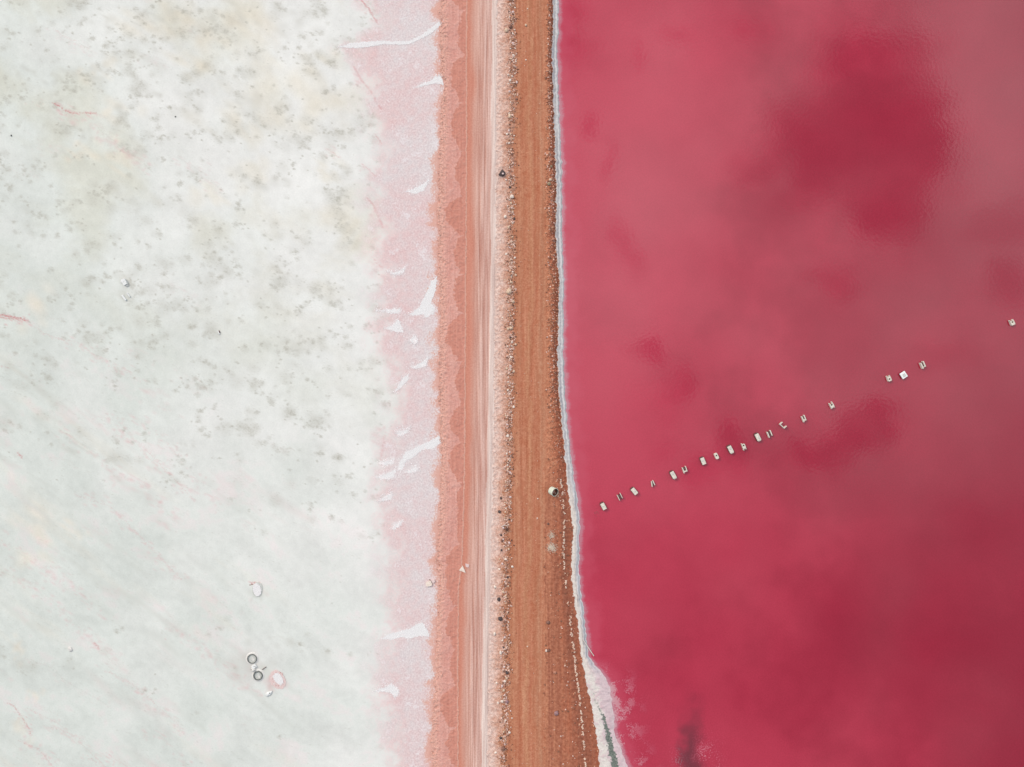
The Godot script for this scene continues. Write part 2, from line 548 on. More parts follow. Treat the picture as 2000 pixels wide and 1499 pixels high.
	for y in small_h:
		for x in small_w:
			var u := (x * 0.85 + y * 0.53) * 2.0
			var v := (y * 0.85 - x * 0.53) * 2.0
			sm[y * small_w + x] = clampi(int(128.0 + 150.0 * drift.get_noise_2d(u * 0.32, v * 0.6 + 14.0 * sin(u * 0.012))), 0, 255)
	var streak_im := Image.create_from_data(small_w, small_h, false, Image.FORMAT_L8, sm)
	streak_im.resize(w, ROWS, Image.INTERPOLATE_CUBIC)
	var n_streak := streak_im.get_data()
	var color := PackedByteArray(); color.resize(total * 3)
	var height := PackedByteArray(); height.resize(total)
	var edge_q: PackedFloat32Array = curves["crust"]
	var edge_a: PackedFloat32Array = curves["ledge"]
	for r in ROWS:
		var q := edge_q[r]
		var a := edge_a[r]
		var py := float(r - MARGIN)
		for x in w:
			var i := r * w + x
			var px := float(x + SALT_X)
			var fine := n_fine[i] / 255.0 - 0.5
			var mid := n_mid[i] / 255.0 - 0.5
			var broad := n_broad[i] / 255.0
			var tint := n_tint[i] / 255.0
			var cr := 236.0
			var cg := 236.0
			var cb := 232.0
			# cooler, greener crust towards the left and the bottom, mottled
			var cool := clampf(0.95 - px / 640.0 + (py - 300.0) / 2200.0 + (tint - 0.5) * 0.9, 0.0, 1.0)
			cool *= 1.0 - 0.8 * minf(ochre[i] * 2.0, 1.0)
			cr -= 16.0 * cool
			cg -= 11.0 * cool
			cb -= 13.0 * cool
			var streak := n_streak[i] / 255.0 - 0.5
			var wide := (broad - 0.5) * 12.0 + mid * 9.0 + streak * (9.0 + 13.0 * smoothstep(650.0, 1150.0, py + 0.5 * (300.0 - px)))
			var plate := n_crust[i] / 255.0
			if plate > 0.84:
				wide += (plate - 0.84) * 40.0
			elif plate < 0.3:
				wide -= (0.3 - plate) * 26.0
			var warm := clampf(-streak * 1.4 + (tint - 0.45) * 2.2, 0.0, 1.0) * smoothstep(900.0, 300.0, py + 0.3 * (300.0 - px))
			cr -= 1.0 * warm
			cg -= 5.0 * warm
			cb -= 11.0 * warm
			cr += wide + fine * 11.0
			cg += wide + fine * 10.0
			cb += wide + fine * 11.0
			# rosy and cream marbling along the wind streaks
			var marble := smoothstep(0.08, 0.34, streak + mid * 0.3) * smoothstep(560.0, 900.0, py + 0.6 * (250.0 - px))
			cg -= marble * 7.0
			cb -= marble * 5.0
			var o := minf(ochre[i], 0.9)
			cr -= o * 7.0
			cg -= o * 15.0
			cb -= o * 29.0
			var g := minf(grey[i], 1.0) * (0.75 + fine * 0.9 + mid * 0.6)
			cr += (174.0 - cr) * g * 0.88
			cg += (171.0 - cg) * g * 0.88
			cb += (159.0 - cb) * g * 0.88
			var p := minf(pink[i], 0.9) * (0.9 + mid)
			cr += (222.0 - cr) * p
			cg += (176.0 - cg) * p
			cb += (176.0 - cb) * p
			# the pink crust beside the embankment
			var e := n_edge[i] / 255.0 - 0.5
			var inside := smoothstep(-34.0, 44.0, px - q + e * 64.0 + fine * 44.0 + mid * 16.0)
			var crust := n_crust[i] / 255.0
			if inside > 0.0:
				var deep := clampf(0.25 + (broad - 0.4) * 1.1 + mid * 0.8 + 0.34 * exp(-pow((px - q - 14.0 + e * 40.0) / 26.0, 2.0)), 0.0, 1.0)
				var tr := 225.0 + deep * 3.0 + fine * 34.0
				var tg := 214.0 - deep * 17.0 + fine * 42.0
				var tb := 214.0 - deep * 18.0 + fine * 38.0
				if crust > 0.8:
					var k := (crust - 0.8) * 3.2
					tr += (238.0 - tr) * k
					tg += (226.0 - tg) * k
					tb += (226.0 - tb) * k
				elif crust < 0.34:
					var k := (0.34 - crust) * 1.3
					tr -= 26.0 * k
					tg -= 32.0 * k
					tb -= 28.0 * k
				var white := 0.7 * smoothstep(0.6, 0.84, n_mid[i] / 255.0 * 0.45 + n_edge[i] / 255.0 * 0.55 + fine * 0.25)
				white = maxf(white, minf(clean[i], 1.0) * clampf(0.55 + fine * 2.4, 0.0, 0.9))
				tr += (240.0 - tr) * white * 0.8
				tg += (240.0 - tg) * white * 0.8
				tb += (242.0 - tb) * white * 0.8
				cr += (tr - cr) * inside
				cg += (tg - cg) * inside
				cb += (tb - cb) * inside
			var rd := minf(red[i], 0.95) * 0.72
			cr += (196.0 - cr) * rd
			cg += (104.0 - cg) * rd
			cb += (106.0 - cb) * rd
			# crumbs of soil that have rolled over the ledge
			var soil := smoothstep(16.0, 0.0, a - px + e * 30.0 + fine * 22.0 + mid * 14.0) * 0.75
			cr += (224.0 - cr) * soil
			cg += (164.0 - cg) * soil
			cb += (146.0 - cb) * soil
			color[3 * i] = clampi(int(cr), 0, 255)
			color[3 * i + 1] = clampi(int(cg), 0, 255)
			color[3 * i + 2] = clampi(int(cb), 0, 255)
			height[i] = clampi(int(110.0 + mid * 60.0 + fine * 46.0 * (0.35 + inside) + (crust - 0.5) * 150.0 * inside - g * 40.0 - rd * 60.0), 0, 255)
	return [ImageTexture.create_from_image(Image.create_from_data(w, ROWS, false, Image.FORMAT_RGB8, color)), ImageTexture.create_from_image(Image.create_from_data(w, ROWS, false, Image.FORMAT_L8, height))]

func mix3(a: Vector3, b: Vector3, t: float) -> Vector3:
	return a.lerp(b, clampf(t, 0.0, 1.0))

func paint_way() -> Array:
	var w := WAY_W
	var total := w * ROWS
	way_height.resize(total)
	var color := PackedByteArray(); color.resize(total * 3)
	var bump := PackedByteArray(); bump.resize(total)
	var n_fine := noise_bytes(w, ROWS, 0.26, 3, 51)
	var n_small := noise_bytes(w, ROWS, 0.12, 3, 52)
	var n_mid := noise_bytes(w, ROWS, 0.04, 4, 53)
	var n_crust := noise_bytes(w, ROWS, 0.075, 4, 54, true, 1.0, 8.0)
	var n_lines := noise_bytes(w, ROWS, 0.13, 4, 55, false, 45.0)
	var n_thin := noise_bytes(w, ROWS, 0.24, 2, 56, false, 30.0)
	var n_wrinkle := noise_bytes(w, ROWS, 0.11, 3, 58, true, 1.0, 6.0)
	var n_broad := noise_bytes(w, ROWS, 0.012, 3, 57, false, 3.0)
	var ca: PackedFloat32Array = curves["ledge"]
	var cb_: PackedFloat32Array = curves["graded"]
	var cc: PackedFloat32Array = curves["cream"]
	var cd: PackedFloat32Array = curves["rubble"]
	var ce: PackedFloat32Array = curves["road"]
	var cf: PackedFloat32Array = curves["bank"]
	var cg_: PackedFloat32Array = curves["shore"]
	var cw: PackedFloat32Array = curves["water"]
	var pool: PackedFloat32Array = curves["pool"]
	var pool_w: PackedFloat32Array = curves["pool_width"]
	# scoop marks: where each one starts
	var scoops: Array[float] = [-140, -60, 20, 112, 200, 295, 384, 460, 535, 612, 705, 790, 862, 940, 1062, 1180, 1265, 1338, 1418, 1500, 1590]
	for r in ROWS:
		var py := float(r - MARGIN)
		var a := ca[r]
		var b := cb_[r]
		var c := cc[r]
		var d := cd[r]
		var e := ce[r]
		var f := cf[r]
		var g := cg_[r]
		var wl := cw[r]
		var low := smoothstep(880.0, 1000.0, py)
		var delta := smoothstep(1280.0, 1330.0, py)
		var wander := 0.05 * sin(py * 0.011) + 0.03 * sin(py * 0.027 + 1.3) + 0.015 * sin(py * 0.061)
		var scoop := 0
		while scoop < scoops.size() - 1 and py > scoops[scoop + 1]:
			scoop += 1
		var down := py - scoops[scoop]
		var long := (scoops[scoop + 1] if scoop < scoops.size() - 1 else scoops[scoop] + 80.0) - scoops[scoop]
		var round_ := clampf(down / (long * 0.45), 0.0, 1.0)
		var scoop_reach := (b - a) * (0.52 + 0.2 * sin(scoop * 2.3)) * sqrt(1.0 - (1.0 - round_) * (1.0 - round_)) * (1.0 - 0.55 * smoothstep(0.6, 1.0, down / long))
		for x in w:
			var i := r * w + x
			var px := float(x + WAY_X)
			var fine := n_fine[i] / 255.0 - 0.5
			var small := n_small[i] / 255.0 - 0.5
			var mid := n_mid[i] / 255.0 - 0.5
			var crust := n_crust[i] / 255.0
			var line := n_lines[i] / 255.0 - 0.5
			var wrinkle := n_wrinkle[i] / 255.0 - 0.5
			var thin := n_thin[i] / 255.0 - 0.5
			var broad := n_broad[i] / 255.0 - 0.5
			var k: Vector3
			var h := 0.0
			var relief := 128.0
			if px < b:
				var t := clampf((px - a) / maxf(b - a, 1.0), -0.3, 1.0)
				k = Vector3(226, 166, 153) + Vector3(10, 18, 18) * mid + Vector3(6, 9, 8) * broad
				if b - px < scoop_reach + mid * 12.0 + small * 5.0:
					k = mix3(k, Vector3(212, 142, 124), 0.85 + fine)
				elif b - px < scoop_reach + 2.0 + mid * 12.0 and small > 0.0:
					k = mix3(k, Vector3(236, 188, 170), 0.35)
				var lip := smoothstep(0.42, 0.08, t + mid * 0.3)
				k = mix3(k, Vector3(231, 180, 163), lip * 0.55)
				k += Vector3(22, 30, 29) * fine + Vector3(20, 26, 25) * wrinkle * (0.3 + lip) + Vector3(16, 18, 18) * thin
				if crust > 0.72:
					k = mix3(k, Vector3(243, 202, 184), (crust - 0.72) * (1.4 + 1.6 * lip))
				elif crust < 0.4:
					k = mix3(k, Vector3(190, 128, 108), (0.4 - crust) * (0.5 + lip))
				if b - px < 2.2:
					k = mix3(k, Vector3(238, 196, 178), 0.6)
				h = 0.11 + 0.07 * smoothstep(0.0, 0.3, t) + (crust - 0.5) * (0.03 + 0.06 * lip) + wrinkle * (0.03 + 0.05 * lip) + mid * 0.05 + 0.02 * smoothstep(0.9, 1.0, t)
				relief = 128.0 + (crust - 0.5) * 70.0 + fine * 56.0 + wrinkle * 80.0 * (0.6 + lip)
			elif px < c:
				var t := (px - b) / (c - b)
				k = mix3(Vector3(216, 145, 124), Vector3(219, 168, 152), smoothstep(0.12, 0.4, t + broad * 0.3))
				k = mix3(k, Vector3(221, 178, 165), smoothstep(0.35, 0.9, t + mid * 0.2))
				var streak := smoothstep(0.15, 0.6, t)
				for rut in 4:
					var off: float = (t - 0.5 - 0.13 * rut - 0.04 * sin(py * 0.006 + rut)) / 0.014
					if absf(off) < 2.5:
						k = mix3(k, Vector3(186, 140, 126), 0.45 * exp(-off * off) * clampf(0.7 + mid * 2.0, 0.0, 1.0))
				k += Vector3(34, 48, 50) * line * (0.25 + streak) + Vector3(34, 44, 44) * thin * (0.1 + streak) + Vector3(22, 28, 28) * fine
				h = 0.18 + 0.06 * t + line * 0.03 * streak
				relief = 128.0 + line * 70.0 * streak + thin * 60.0 * streak + fine * 30.0
			elif px < d:
				k = Vector3(233, 208, 198) + Vector3(30, 38, 38) * line + Vector3(34, 42, 42) * thin + Vector3(20, 22, 22) * fine
				h = 0.25 + 0.03 * sin(PI * (px - c) / (d - c)) + line * 0.04
				relief = 128.0 + line * 80.0 + thin * 60.0 + fine * 30.0
			elif px < e:
				var t := (px - d) / (e - d)
				k = mix3(Vector3(230, 198, 186), Vector3(214, 166, 146), smoothstep(0.1, 0.6, t + mid * 0.5))
				k = mix3(k, Vector3(192, 130, 100), smoothstep(0.55, 0.95, t + mid * 0.7) * (0.55 + 0.45 * low))
				k += Vector3(36, 44, 44) * small + Vector3(46, 58, 58) * fine
				if crust > 0.75 and t < 0.7:
					k = mix3(k, Vector3(242, 224, 212), (crust - 0.75) * 3.0)
				h = 0.27 + 0.17 * smoothstep(0.0, 0.65, t) - 0.06 * smoothstep(0.7, 1.0, t) + small * 0.07 + mid * 0.06
				relief = 128.0 + small * 120.0 + fine * 90.0
			elif px < f:
				var t := (px - e) / (f - e) + wander
				k = Vector3(198, 131, 101) + Vector3(10, 18, 18) * broad + Vector3(14, 22, 22) * mid
				k = mix3(k, Vector3(202, 144, 113), 0.45 * exp(-pow((t - 0.14 - broad * 0.05) / 0.07, 2.0)))
				k = mix3(k, Vector3(198, 124, 96), 0.55 * exp(-pow((t - 0.33) / 0.06, 2.0)) * (0.6 + broad * 1.6))
				k = mix3(k, Vector3(204, 146, 112), 0.55 * exp(-pow((t - 0.5) / 0.06, 2.0)))
				k = mix3(k, Vector3(196, 120, 92), 0.65 * exp(-pow((t - 0.64) / 0.05, 2.0)) * (0.7 + broad * 1.4))
				k = mix3(k, Vector3(196, 141, 112), 0.6 * exp(-pow((t - 0.86 - broad * 0.04) / 0.06, 2.0)))
				k = mix3(k, Vector3(192, 128, 98), smoothstep(0.12, 0.0, t + mid * 0.2) * 0.6)
				k += Vector3(22, 26, 24) * line + Vector3(30, 34, 32) * fine + Vector3(16, 20, 18) * small + Vector3(16, 18, 18) * thin
				for rut: float in [0.0, 0.42]:
					var off: float = (t - 0.24 - rut - 0.09 * sin(py * 0.0055 + 0.6) - 0.03 * sin(py * 0.021)) / 0.022
					if absf(off) < 2.5:
						k = mix3(k, Vector3(180, 112, 84), 0.5 * exp(-off * off) * clampf(0.5 + broad * 2.0 + small, 0.0, 1.0))
				k = mix3(k, Vector3(184, 114, 84), 0.5 * smoothstep(0.12, 0.34, mid + broad * 0.6))
				h = 0.38 + 0.02 * sin(PI * t) + line * 0.02 - 0.015 * exp(-pow((t - 0.33) / 0.06, 2.0)) - 0.015 * exp(-pow((t - 0.64) / 0.06, 2.0)) + 0.02 * smoothstep(0.1, 0.0, t)
				relief = 128.0 + fine * 50.0 + small * 36.0 + line * 20.0
			elif px < g:
				var t := (px - f) / (g - f)
				k = mix3(Vector3(198, 132, 102), Vector3(186, 112, 84), smoothstep(0.1, 0.7, t + mid * 0.6))
				k = mix3(k, Vector3(160, 90, 66), smoothstep(0.7, 0.95, t + small * 0.35) * (1.0 - 0.5 * low))  # darker soil towards the shore, with shadow on the slope painted in
				k = mix3(k, Vector3(168, 104, 81), low * (0.6 + 1.6 * line + 0.8 * thin))
				k = mix3(k, Vector3(156, 96, 76), low * smoothstep(0.55, 0.7, t) * smoothstep(0.9, 0.78, t) * 0.6)
				k += Vector3(40, 36, 32) * small + Vector3(52, 50, 45) * fine * (1.0 - 0.45 * low)
				h = 0.38 + 0.05 * sin(PI * minf(t * 1.6, 1.0)) - 0.27 * smoothstep(0.55, 1.0, t) + small * 0.06 * (1.0 - 0.5 * low)
				relief = 128.0 + (small * 110.0 + fine * 80.0) * (1.0 - 0.5 * low)
			else:
				var t := (px - g) / maxf(wl - g, 1.0)
				var grey_ := Vector3(212, 208, 207) + Vector3(60, 58, 58) * thin + Vector3(30, 30, 30) * small + Vector3(24, 24, 24) * fine
				grey_ = mix3(grey_, Vector3(146, 146, 158), 0.75 * exp(-pow((t - 0.34) / 0.11, 2.0)) * (0.5 + line * 1.5))
				grey_ = mix3(grey_, Vector3(232, 232, 232), 0.75 * exp(-pow((t - 0.62) / 0.12, 2.0)))
				grey_ = mix3(grey_, Vector3(146, 140, 152), 0.6 * exp(-pow((t - 0.86) / 0.07, 2.0)))
				grey_ = mix3(grey_, Vector3(240, 232, 226), 0.85 * smoothstep(0.14, 0.04, t))
				var cream_ := Vector3(236, 226, 217) + Vector3(26, 26, 26) * small + Vector3(18, 18, 18) * fine
				cream_ = mix3(cream_, Vector3(168, 156, 158), 0.8 * exp(-pow((t - 0.44) / 0.06, 2.0)) * (0.6 + thin * 2.0))
				cream_ = mix3(cream_, Vector3(208, 206, 209) + Vector3(80, 80, 78) * thin, smoothstep(0.5, 0.6, t))
				cream_ = mix3(cream_, Vector3(140, 144, 156), 0.6 * exp(-pow((t - 0.78) / 0.05, 2.0)))
				k = mix3(grey_, cream_, low)
				var bar := mix3(Vector3(236, 228, 221), Vector3(226, 205, 208), smoothstep(0.3, 0.6, t + mid * 0.4)) + Vector3(24, 26, 26) * small + Vector3(18, 18, 18) * fine
				bar = mix3(bar, Vector3(214, 182, 188), smoothstep(0.1, 0.3, small + mid) * 0.5)
				k = mix3(k, bar, delta)
				var in_pool := pool_w[r] - absf(px - pool[r] + small * 7.0 + fine * 6.0 + mid * 4.0)
				if in_pool > 0.0:
					k = mix3(k, Vector3(122, 130, 122) + Vector3(70, 66, 62) * fine, in_pool / 0.8)
				h = 0.11 * (1.0 - t) + 0.035 * sin(PI * clampf(t, 0.0, 1.0)) * (0.6 + small) + (0.05 * sin(PI * clampf(t, 0.0, 1.0)) + mid * 0.03) * delta
				if in_pool > -3.0:
					h -= 0.03 * smoothstep(-3.0, 1.0, in_pool)
				if t > 1.0:
					h = -0.012 * minf(px - wl, 40.0)
					k = mix3(k, Vector3(206, 140, 150), (t - 1.0) * 4.0)
				relief = 128.0 + small * 80.0 + thin * 90.0 * (1.0 - delta) + fine * 50.0
			way_height[i] = h
			color[3 * i] = clampi(int(k.x), 0, 255)
			color[3 * i + 1] = clampi(int(k.y), 0, 255)
			color[3 * i + 2] = clampi(int(k.z), 0, 255)
			bump[i] = clampi(int(relief), 0, 255)
	return [ImageTexture.create_from_image(Image.create_from_data(w, ROWS, false, Image.FORMAT_RGB8, color)), ImageTexture.create_from_image(Image.create_from_data(w, ROWS, false, Image.FORMAT_L8, bump))]

func ground_y(px: float, py: float) -> float:
	if px < along("ledge", py):
		return 0.06
	var fx := clampf(px - WAY_X, 0.0, WAY_W - 1.001)
	var fy := clampf(py + MARGIN, 0.0, ROWS - 1.001)
	var x := int(fx)
	var y := int(fy)
	var i := y * WAY_W + x
	return lerpf(lerpf(way_height[i], way_height[i + 1], fx - x), lerpf(way_height[i + WAY_W], way_height[i + WAY_W + 1], fx - x), fy - y)

func on_ground(px: float, py: float) -> Vector3:
	return Vector3((px - 1000.0) * S, ground_y(px, py), (py - 749.5) * S)

func rows_of(step: int) -> PackedFloat32Array:
	var a := PackedFloat32Array([-30000.0, -8000.0, -3000.0, -1200.0, -500.0])
	for y in range(-MARGIN, ROWS - MARGIN, step):
		a.append(y)
	a.append_array(PackedFloat32Array([ROWS - MARGIN - 1, 2000.0, 2700.0, 4500.0, 9500.0, 31500.0]))
	return a

func strip(from: String, to: String, columns: int, rows: PackedFloat32Array, extra := 0.0) -> ArrayMesh:
	# the ground between two lines that run down the picture
	var n := rows.size()
	var v := PackedVector3Array()
	var nn := PackedVector3Array()
	var uv := PackedVector2Array()
	var tg := PackedFloat32Array()
	for r in n:
		var py := rows[r]
		var a := along(from, py)
		var b := along(to, py) + extra
		for c in columns + 1:
			var px := lerpf(a, b, float(c) / columns)
			var p := Vector3((px - 1000.0) * S, ground_h(px, py), (py - 749.5) * S)
			v.append(p)
			var gx := (ground_h(px + 1.0, py) - ground_h(px - 1.0, py)) / (2.0 * S)
			var gz := (ground_h(px, py + 1.0) - ground_h(px, py - 1.0)) / (2.0 * S)
			nn.append(Vector3(-gx, 1.0, -gz).normalized())
			uv.append(Vector2((px - WAY_X) / WAY_W, (py + MARGIN) / ROWS))
			tg.append_array(PackedFloat32Array([1, 0, 0, 1]))
	return grid_mesh(v, nn, uv, tg, n, columns + 1)

func ground_h(px: float, py: float) -> float:
	var fx := clampi(int(px - WAY_X), 0, WAY_W - 2)
	var fy := clampi(int(py + MARGIN), 0, ROWS - 2)
	var i := fy * WAY_W + fx
	var tx := clampf(px - WAY_X - fx, 0.0, 1.0)
	var ty := clampf(py + MARGIN - fy, 0.0, 1.0)
	return lerpf(lerpf(way_height[i], way_height[i + 1], tx), lerpf(way_height[i + WAY_W], way_height[i + WAY_W + 1], tx), ty)

func grid_mesh(v: PackedVector3Array, nn: PackedVector3Array, uv: PackedVector2Array, tg: PackedFloat32Array, rows: int, columns: int) -> ArrayMesh:
	var idx := PackedInt32Array()
	for r in rows - 1:
		for c in columns - 1:
			var i := r * columns + c
			idx.append_array(PackedInt32Array([i, i + 1, i + columns + 1, i, i + columns + 1, i + columns]))
	var arrays := []
	arrays.resize(Mesh.ARRAY_MAX)
	arrays[Mesh.ARRAY_VERTEX] = v
	arrays[Mesh.ARRAY_NORMAL] = nn
	arrays[Mesh.ARRAY_TEX_UV] = uv
	arrays[Mesh.ARRAY_TANGENT] = tg
	arrays[Mesh.ARRAY_INDEX] = idx
	var m := ArrayMesh.new()
	m.add_surface_from_arrays(Mesh.PRIMITIVE_TRIANGLES, arrays)
	return m

func salt_mesh() -> ArrayMesh:
	# the flat: ends at the ledge of the embankment, where it turns down under it
	var rows := rows_of(4)
	var stops := PackedFloat32Array([-30000.0, -8000.0, -2500.0, -800.0, SALT_X])
	for k in 20:
		stops.append(SALT_X + 50.0 * (k + 1))
	var v := PackedVector3Array()
	var nn := PackedVector3Array()
	var uv := PackedVector2Array()
	var tg := PackedFloat32Array()
	var soft := FastNoiseLite.new()
	soft.seed = 71
	soft.frequency = 0.01
	for py in rows:
		var a := along("ledge", py)
		for c in stops.size() + 2:
			var px: float = a
			var y := 0.06
			if c < stops.size():
				px = minf(stops[c], a - 6.0)
			elif c == stops.size():
				px = a + 0.5
			else:
				px = a + 0.7
				y = 0.0
			if c < stops.size():
				y += soft.get_noise_2d(px, py) * 0.015
			v.append(Vector3((px - 1000.0) * S, y, (py - 749.5) * S))
			nn.append(Vector3.UP)
			uv.append(Vector2((px - SALT_X) / SALT_W, (py + MARGIN) / ROWS))
			tg.append_array(PackedFloat32Array([1, 0, 0, 1]))
	return grid_mesh(v, nn, uv, tg, rows.size(), stops.size() + 2)

func painted(called: String, tex: Array, relief: float, roughness: float, tone: float) -> StandardMaterial3D:
	var m := StandardMaterial3D.new()
	m.resource_name = called
	m.albedo_color = Color(tone, tone, tone).linear_to_srgb()
	m.albedo_texture = tex[0]
	m.roughness = roughness
	m.metallic_specular = 0.3
	m.texture_repeat = false
	m.heightmap_enabled = true
	m.heightmap_texture = tex[1]
	m.heightmap_scale = relief
	return m


# ------------------------------------------------------------------ lake
func lake_material() -> StandardMaterial3D:
	# colour of the brine: painted darker farther from the shore, in patches, paler over shallows
	var w := 1120
	var h := 1820
	var x0 := 1050.0
	var color := PackedByteArray(); color.resize(w * h * 3)
	var n_broad := noise_bytes(w, h, 0.003, 4, 81, false, 1.0, 30.0)
	var n_mid := noise_bytes(w, h, 0.022, 5, 82)
	var n_fine := noise_bytes(w, h, 0.26, 2, 83)
	var cw: PackedFloat32Array = curves["water"]
	for r in h:
		var py := float(r - MARGIN)
		var wl := cw[mini(r, ROWS - 1)]
		var delta := smoothstep(1280.0, 1340.0, py)
		for x in w:
			var i := r * w + x
			var px := x0 + x
			var broad := n_broad[i] / 255.0 - 0.5
			var mid := n_mid[i] / 255.0 - 0.5
			var fine := n_fine[i] / 255.0 - 0.5
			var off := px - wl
			var deep_tone := clampf(off / 900.0 + broad * 0.55 + mid * 0.12 + 0.0001 * (py - 600.0), 0.0, 1.0)
			var k := mix3(Vector3(206, 58, 84), Vector3(184, 42, 68), deep_tone * 1.6)
			k = mix3(k, Vector3(164, 30, 56), deep_tone * 1.6 - 0.6)
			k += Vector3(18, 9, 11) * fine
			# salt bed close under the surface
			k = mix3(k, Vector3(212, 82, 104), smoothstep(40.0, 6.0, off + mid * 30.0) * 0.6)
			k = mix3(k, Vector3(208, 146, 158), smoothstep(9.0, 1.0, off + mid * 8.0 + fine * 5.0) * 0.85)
			# flecks of scum and a dark patch of mud in the shallows
			var scum := delta * smoothstep(80.0, 2.0, off) * smoothstep(0.04, 0.34, fine * 0.7 + mid * 1.5 + 0.14 * smoothstep(30.0, 0.0, off))
			scum = maxf(scum, smoothstep(30.0, 0.0, absf(px - 1325.0 - (py - 1450.0) * 0.1)) * smoothstep(1440.0, 1500.0, py) * smoothstep(0.1, 0.3, fine + mid * 0.6))
			scum = maxf(scum, smoothstep(46.0, 0.0, absf(px - 1380.0)) * smoothstep(1410.0, 1500.0, py) * smoothstep(0.12, 0.3, fine + mid * 0.5))
			k = mix3(k, Vector3(226, 186, 190), scum * 0.75)
			var mud := smoothstep(1330.0, 1490.0, py + mid * 60.0) * smoothstep(34.0, 0.0, absf(px - 1352.0 - sin(py * 0.02) * 5.0 + mid * 26.0 + fine * 8.0))
			k = mix3(k, Vector3(92, 42, 50), mud * 0.66)
			color[3 * i] = clampi(int(k.x), 0, 255)
			color[3 * i + 1] = clampi(int(k.y), 0, 255)
			color[3 * i + 2] = clampi(int(k.z), 0, 255)
	var m := StandardMaterial3D.new()
	m.resource_name = "pink brine"
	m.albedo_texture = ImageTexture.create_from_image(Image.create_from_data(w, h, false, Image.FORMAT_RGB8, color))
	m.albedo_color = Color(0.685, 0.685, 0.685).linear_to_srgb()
	m.texture_repeat = false
	m.roughness = 0.035
	m.metallic_specular = 0.56
	# wind ripples
	var n := FastNoiseLite.new()
	n.seed = 91
	n.noise_type = FastNoiseLite.TYPE_SIMPLEX_SMOOTH
	n.frequency = 0.095
	n.fractal_octaves = 3
	n.fractal_gain = 0.5
	n.domain_warp_enabled = true
	n.domain_warp_amplitude = 12.0
	n.domain_warp_frequency = 0.02
	m.normal_enabled = true
	var im := n.get_image(1280, 2048)
	im.convert(Image.FORMAT_RGBA8)
	im.bump_map_to_normal_map(4.0)
	m.normal_texture = ImageTexture.create_from_image(im)
	m.normal_scale = 0.0075
	return m

func lake_mesh() -> ArrayMesh:
	var xs := PackedFloat32Array([1050.0, 1300.0, 1700.0, 2160.0, 2900.0, 5000.0, 12000.0, 31000.0])
	var zs := PackedFloat32Array([-30000.0, -8000.0, -2500.0, -800.0, -160.0, 300.0, 750.0, 1200.0, 1660.0, 2300.0, 4000.0, 9500.0, 31500.0])
	var v := PackedVector3Array()
	var nn := PackedVector3Array()
	var uv := PackedVector2Array()
	var tg := PackedFloat32Array()
	for z in zs:
		for x in xs:
			v.append(Vector3((x - 1000.0) * S, 0.0, (z - 749.5) * S))
			nn.append(Vector3.UP)
			uv.append(Vector2((x - 1050.0) / 1120.0, (z + MARGIN) / 1820.0))
			tg.append_array(PackedFloat32Array([1, 0, 0, 1]))
	return grid_mesh(v, nn, uv, tg, zs.size(), xs.size())


# ------------------------------------------------------------------ things in the lake
const BESIDE := "remains of the old jetty standing in the lake"

func holed_slab(size: Vector3, hole: float, shift: float) -> ArrayMesh:
	# a slab with a round hole through it; centre of the top at y = 0
	var st := start()
	var n := 24
	var e := size / 2.0
	for k in n:
		var ring: Array = []
		for q in [k, k + 1]:
			var a: float = TAU * q / n
			var d := Vector3(cos(a), 0, sin(a))
			var lo := (-e.z - shift) if d.z < 0 else (e.z - shift)
			var t := minf(e.x / maxf(absf(d.x), 1e-5), absf(lo) / maxf(absf(d.z), 1e-5))
			ring.append([d * hole + Vector3(0, 0, shift), d * t + Vector3(0, 0, shift), d])
		var a0: Vector3 = ring[0][0]
		var a1: Vector3 = ring[1][0]
		var b0: Vector3 = ring[0][1]
		var b1: Vector3 = ring[1][1]
		var dn := Vector3.DOWN * size.y
		four(st, a0, a1, b1, b0, Vector3.UP)
		four(st, a0, a1, a1 + dn, a0 + dn, -(ring[0][2] + ring[1][2]).normalized())
		var outn := (b1 - b0).cross(Vector3.UP).normalized()
		if outn.dot(ring[0][2]) < 0.0:
			outn = -outn
		four(st, b0, b1, b1 + dn, b0 + dn, outn)
	return st.commit()

func jetty_block(px: float, py: float, w: float, l: float, deg: float, top: float, label: String, broken := 0) -> Node3D:
	var o := thing("jetty_block", label, "concrete block", at(px, py, 0.0), deg_to_rad(deg), BESIDE)
	o.position = Vector3(at(px, py, top).x, -0.4, at(px, py, top).z)
	var sx := w * S
	var sz := l * S
	part("post", box_mesh(Vector3(sx + 0.05, top + 0.3, sz + 0.05), Vector3(0, (top + 0.3) / 2.0, 0), 0.03), mats["wet concrete"], o)
	part("cap", box_mesh(Vector3(sx, 0.1, sz), Vector3(0, top + 0.35, 0), 0.02), mats["bleached concrete"], o)
	var scab := lump_mesh(int(px), Vector3(sx * rng.randf_range(0.35, 0.6), 0.02, sz * rng.randf_range(0.2, 0.4)), 0.6, 6, 12)
	part("salt_scab", scab, mats["grey salt"], o).position = Vector3(rng.randf_range(-0.15, 0.15) * sx, top + 0.402, rng.randf_range(-0.2, 0.2) * sz)
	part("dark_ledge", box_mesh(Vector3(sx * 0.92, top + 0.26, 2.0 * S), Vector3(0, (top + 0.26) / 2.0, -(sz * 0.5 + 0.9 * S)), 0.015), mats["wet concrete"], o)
	if broken > 0:
		part("broken_edge", box_mesh(Vector3(sx * 0.8, 0.09, 0.06), Vector3(0.01, top + 0.33, sz / 2.0 + 0.03), 0.02), mats["bleached concrete"], o)
	return o

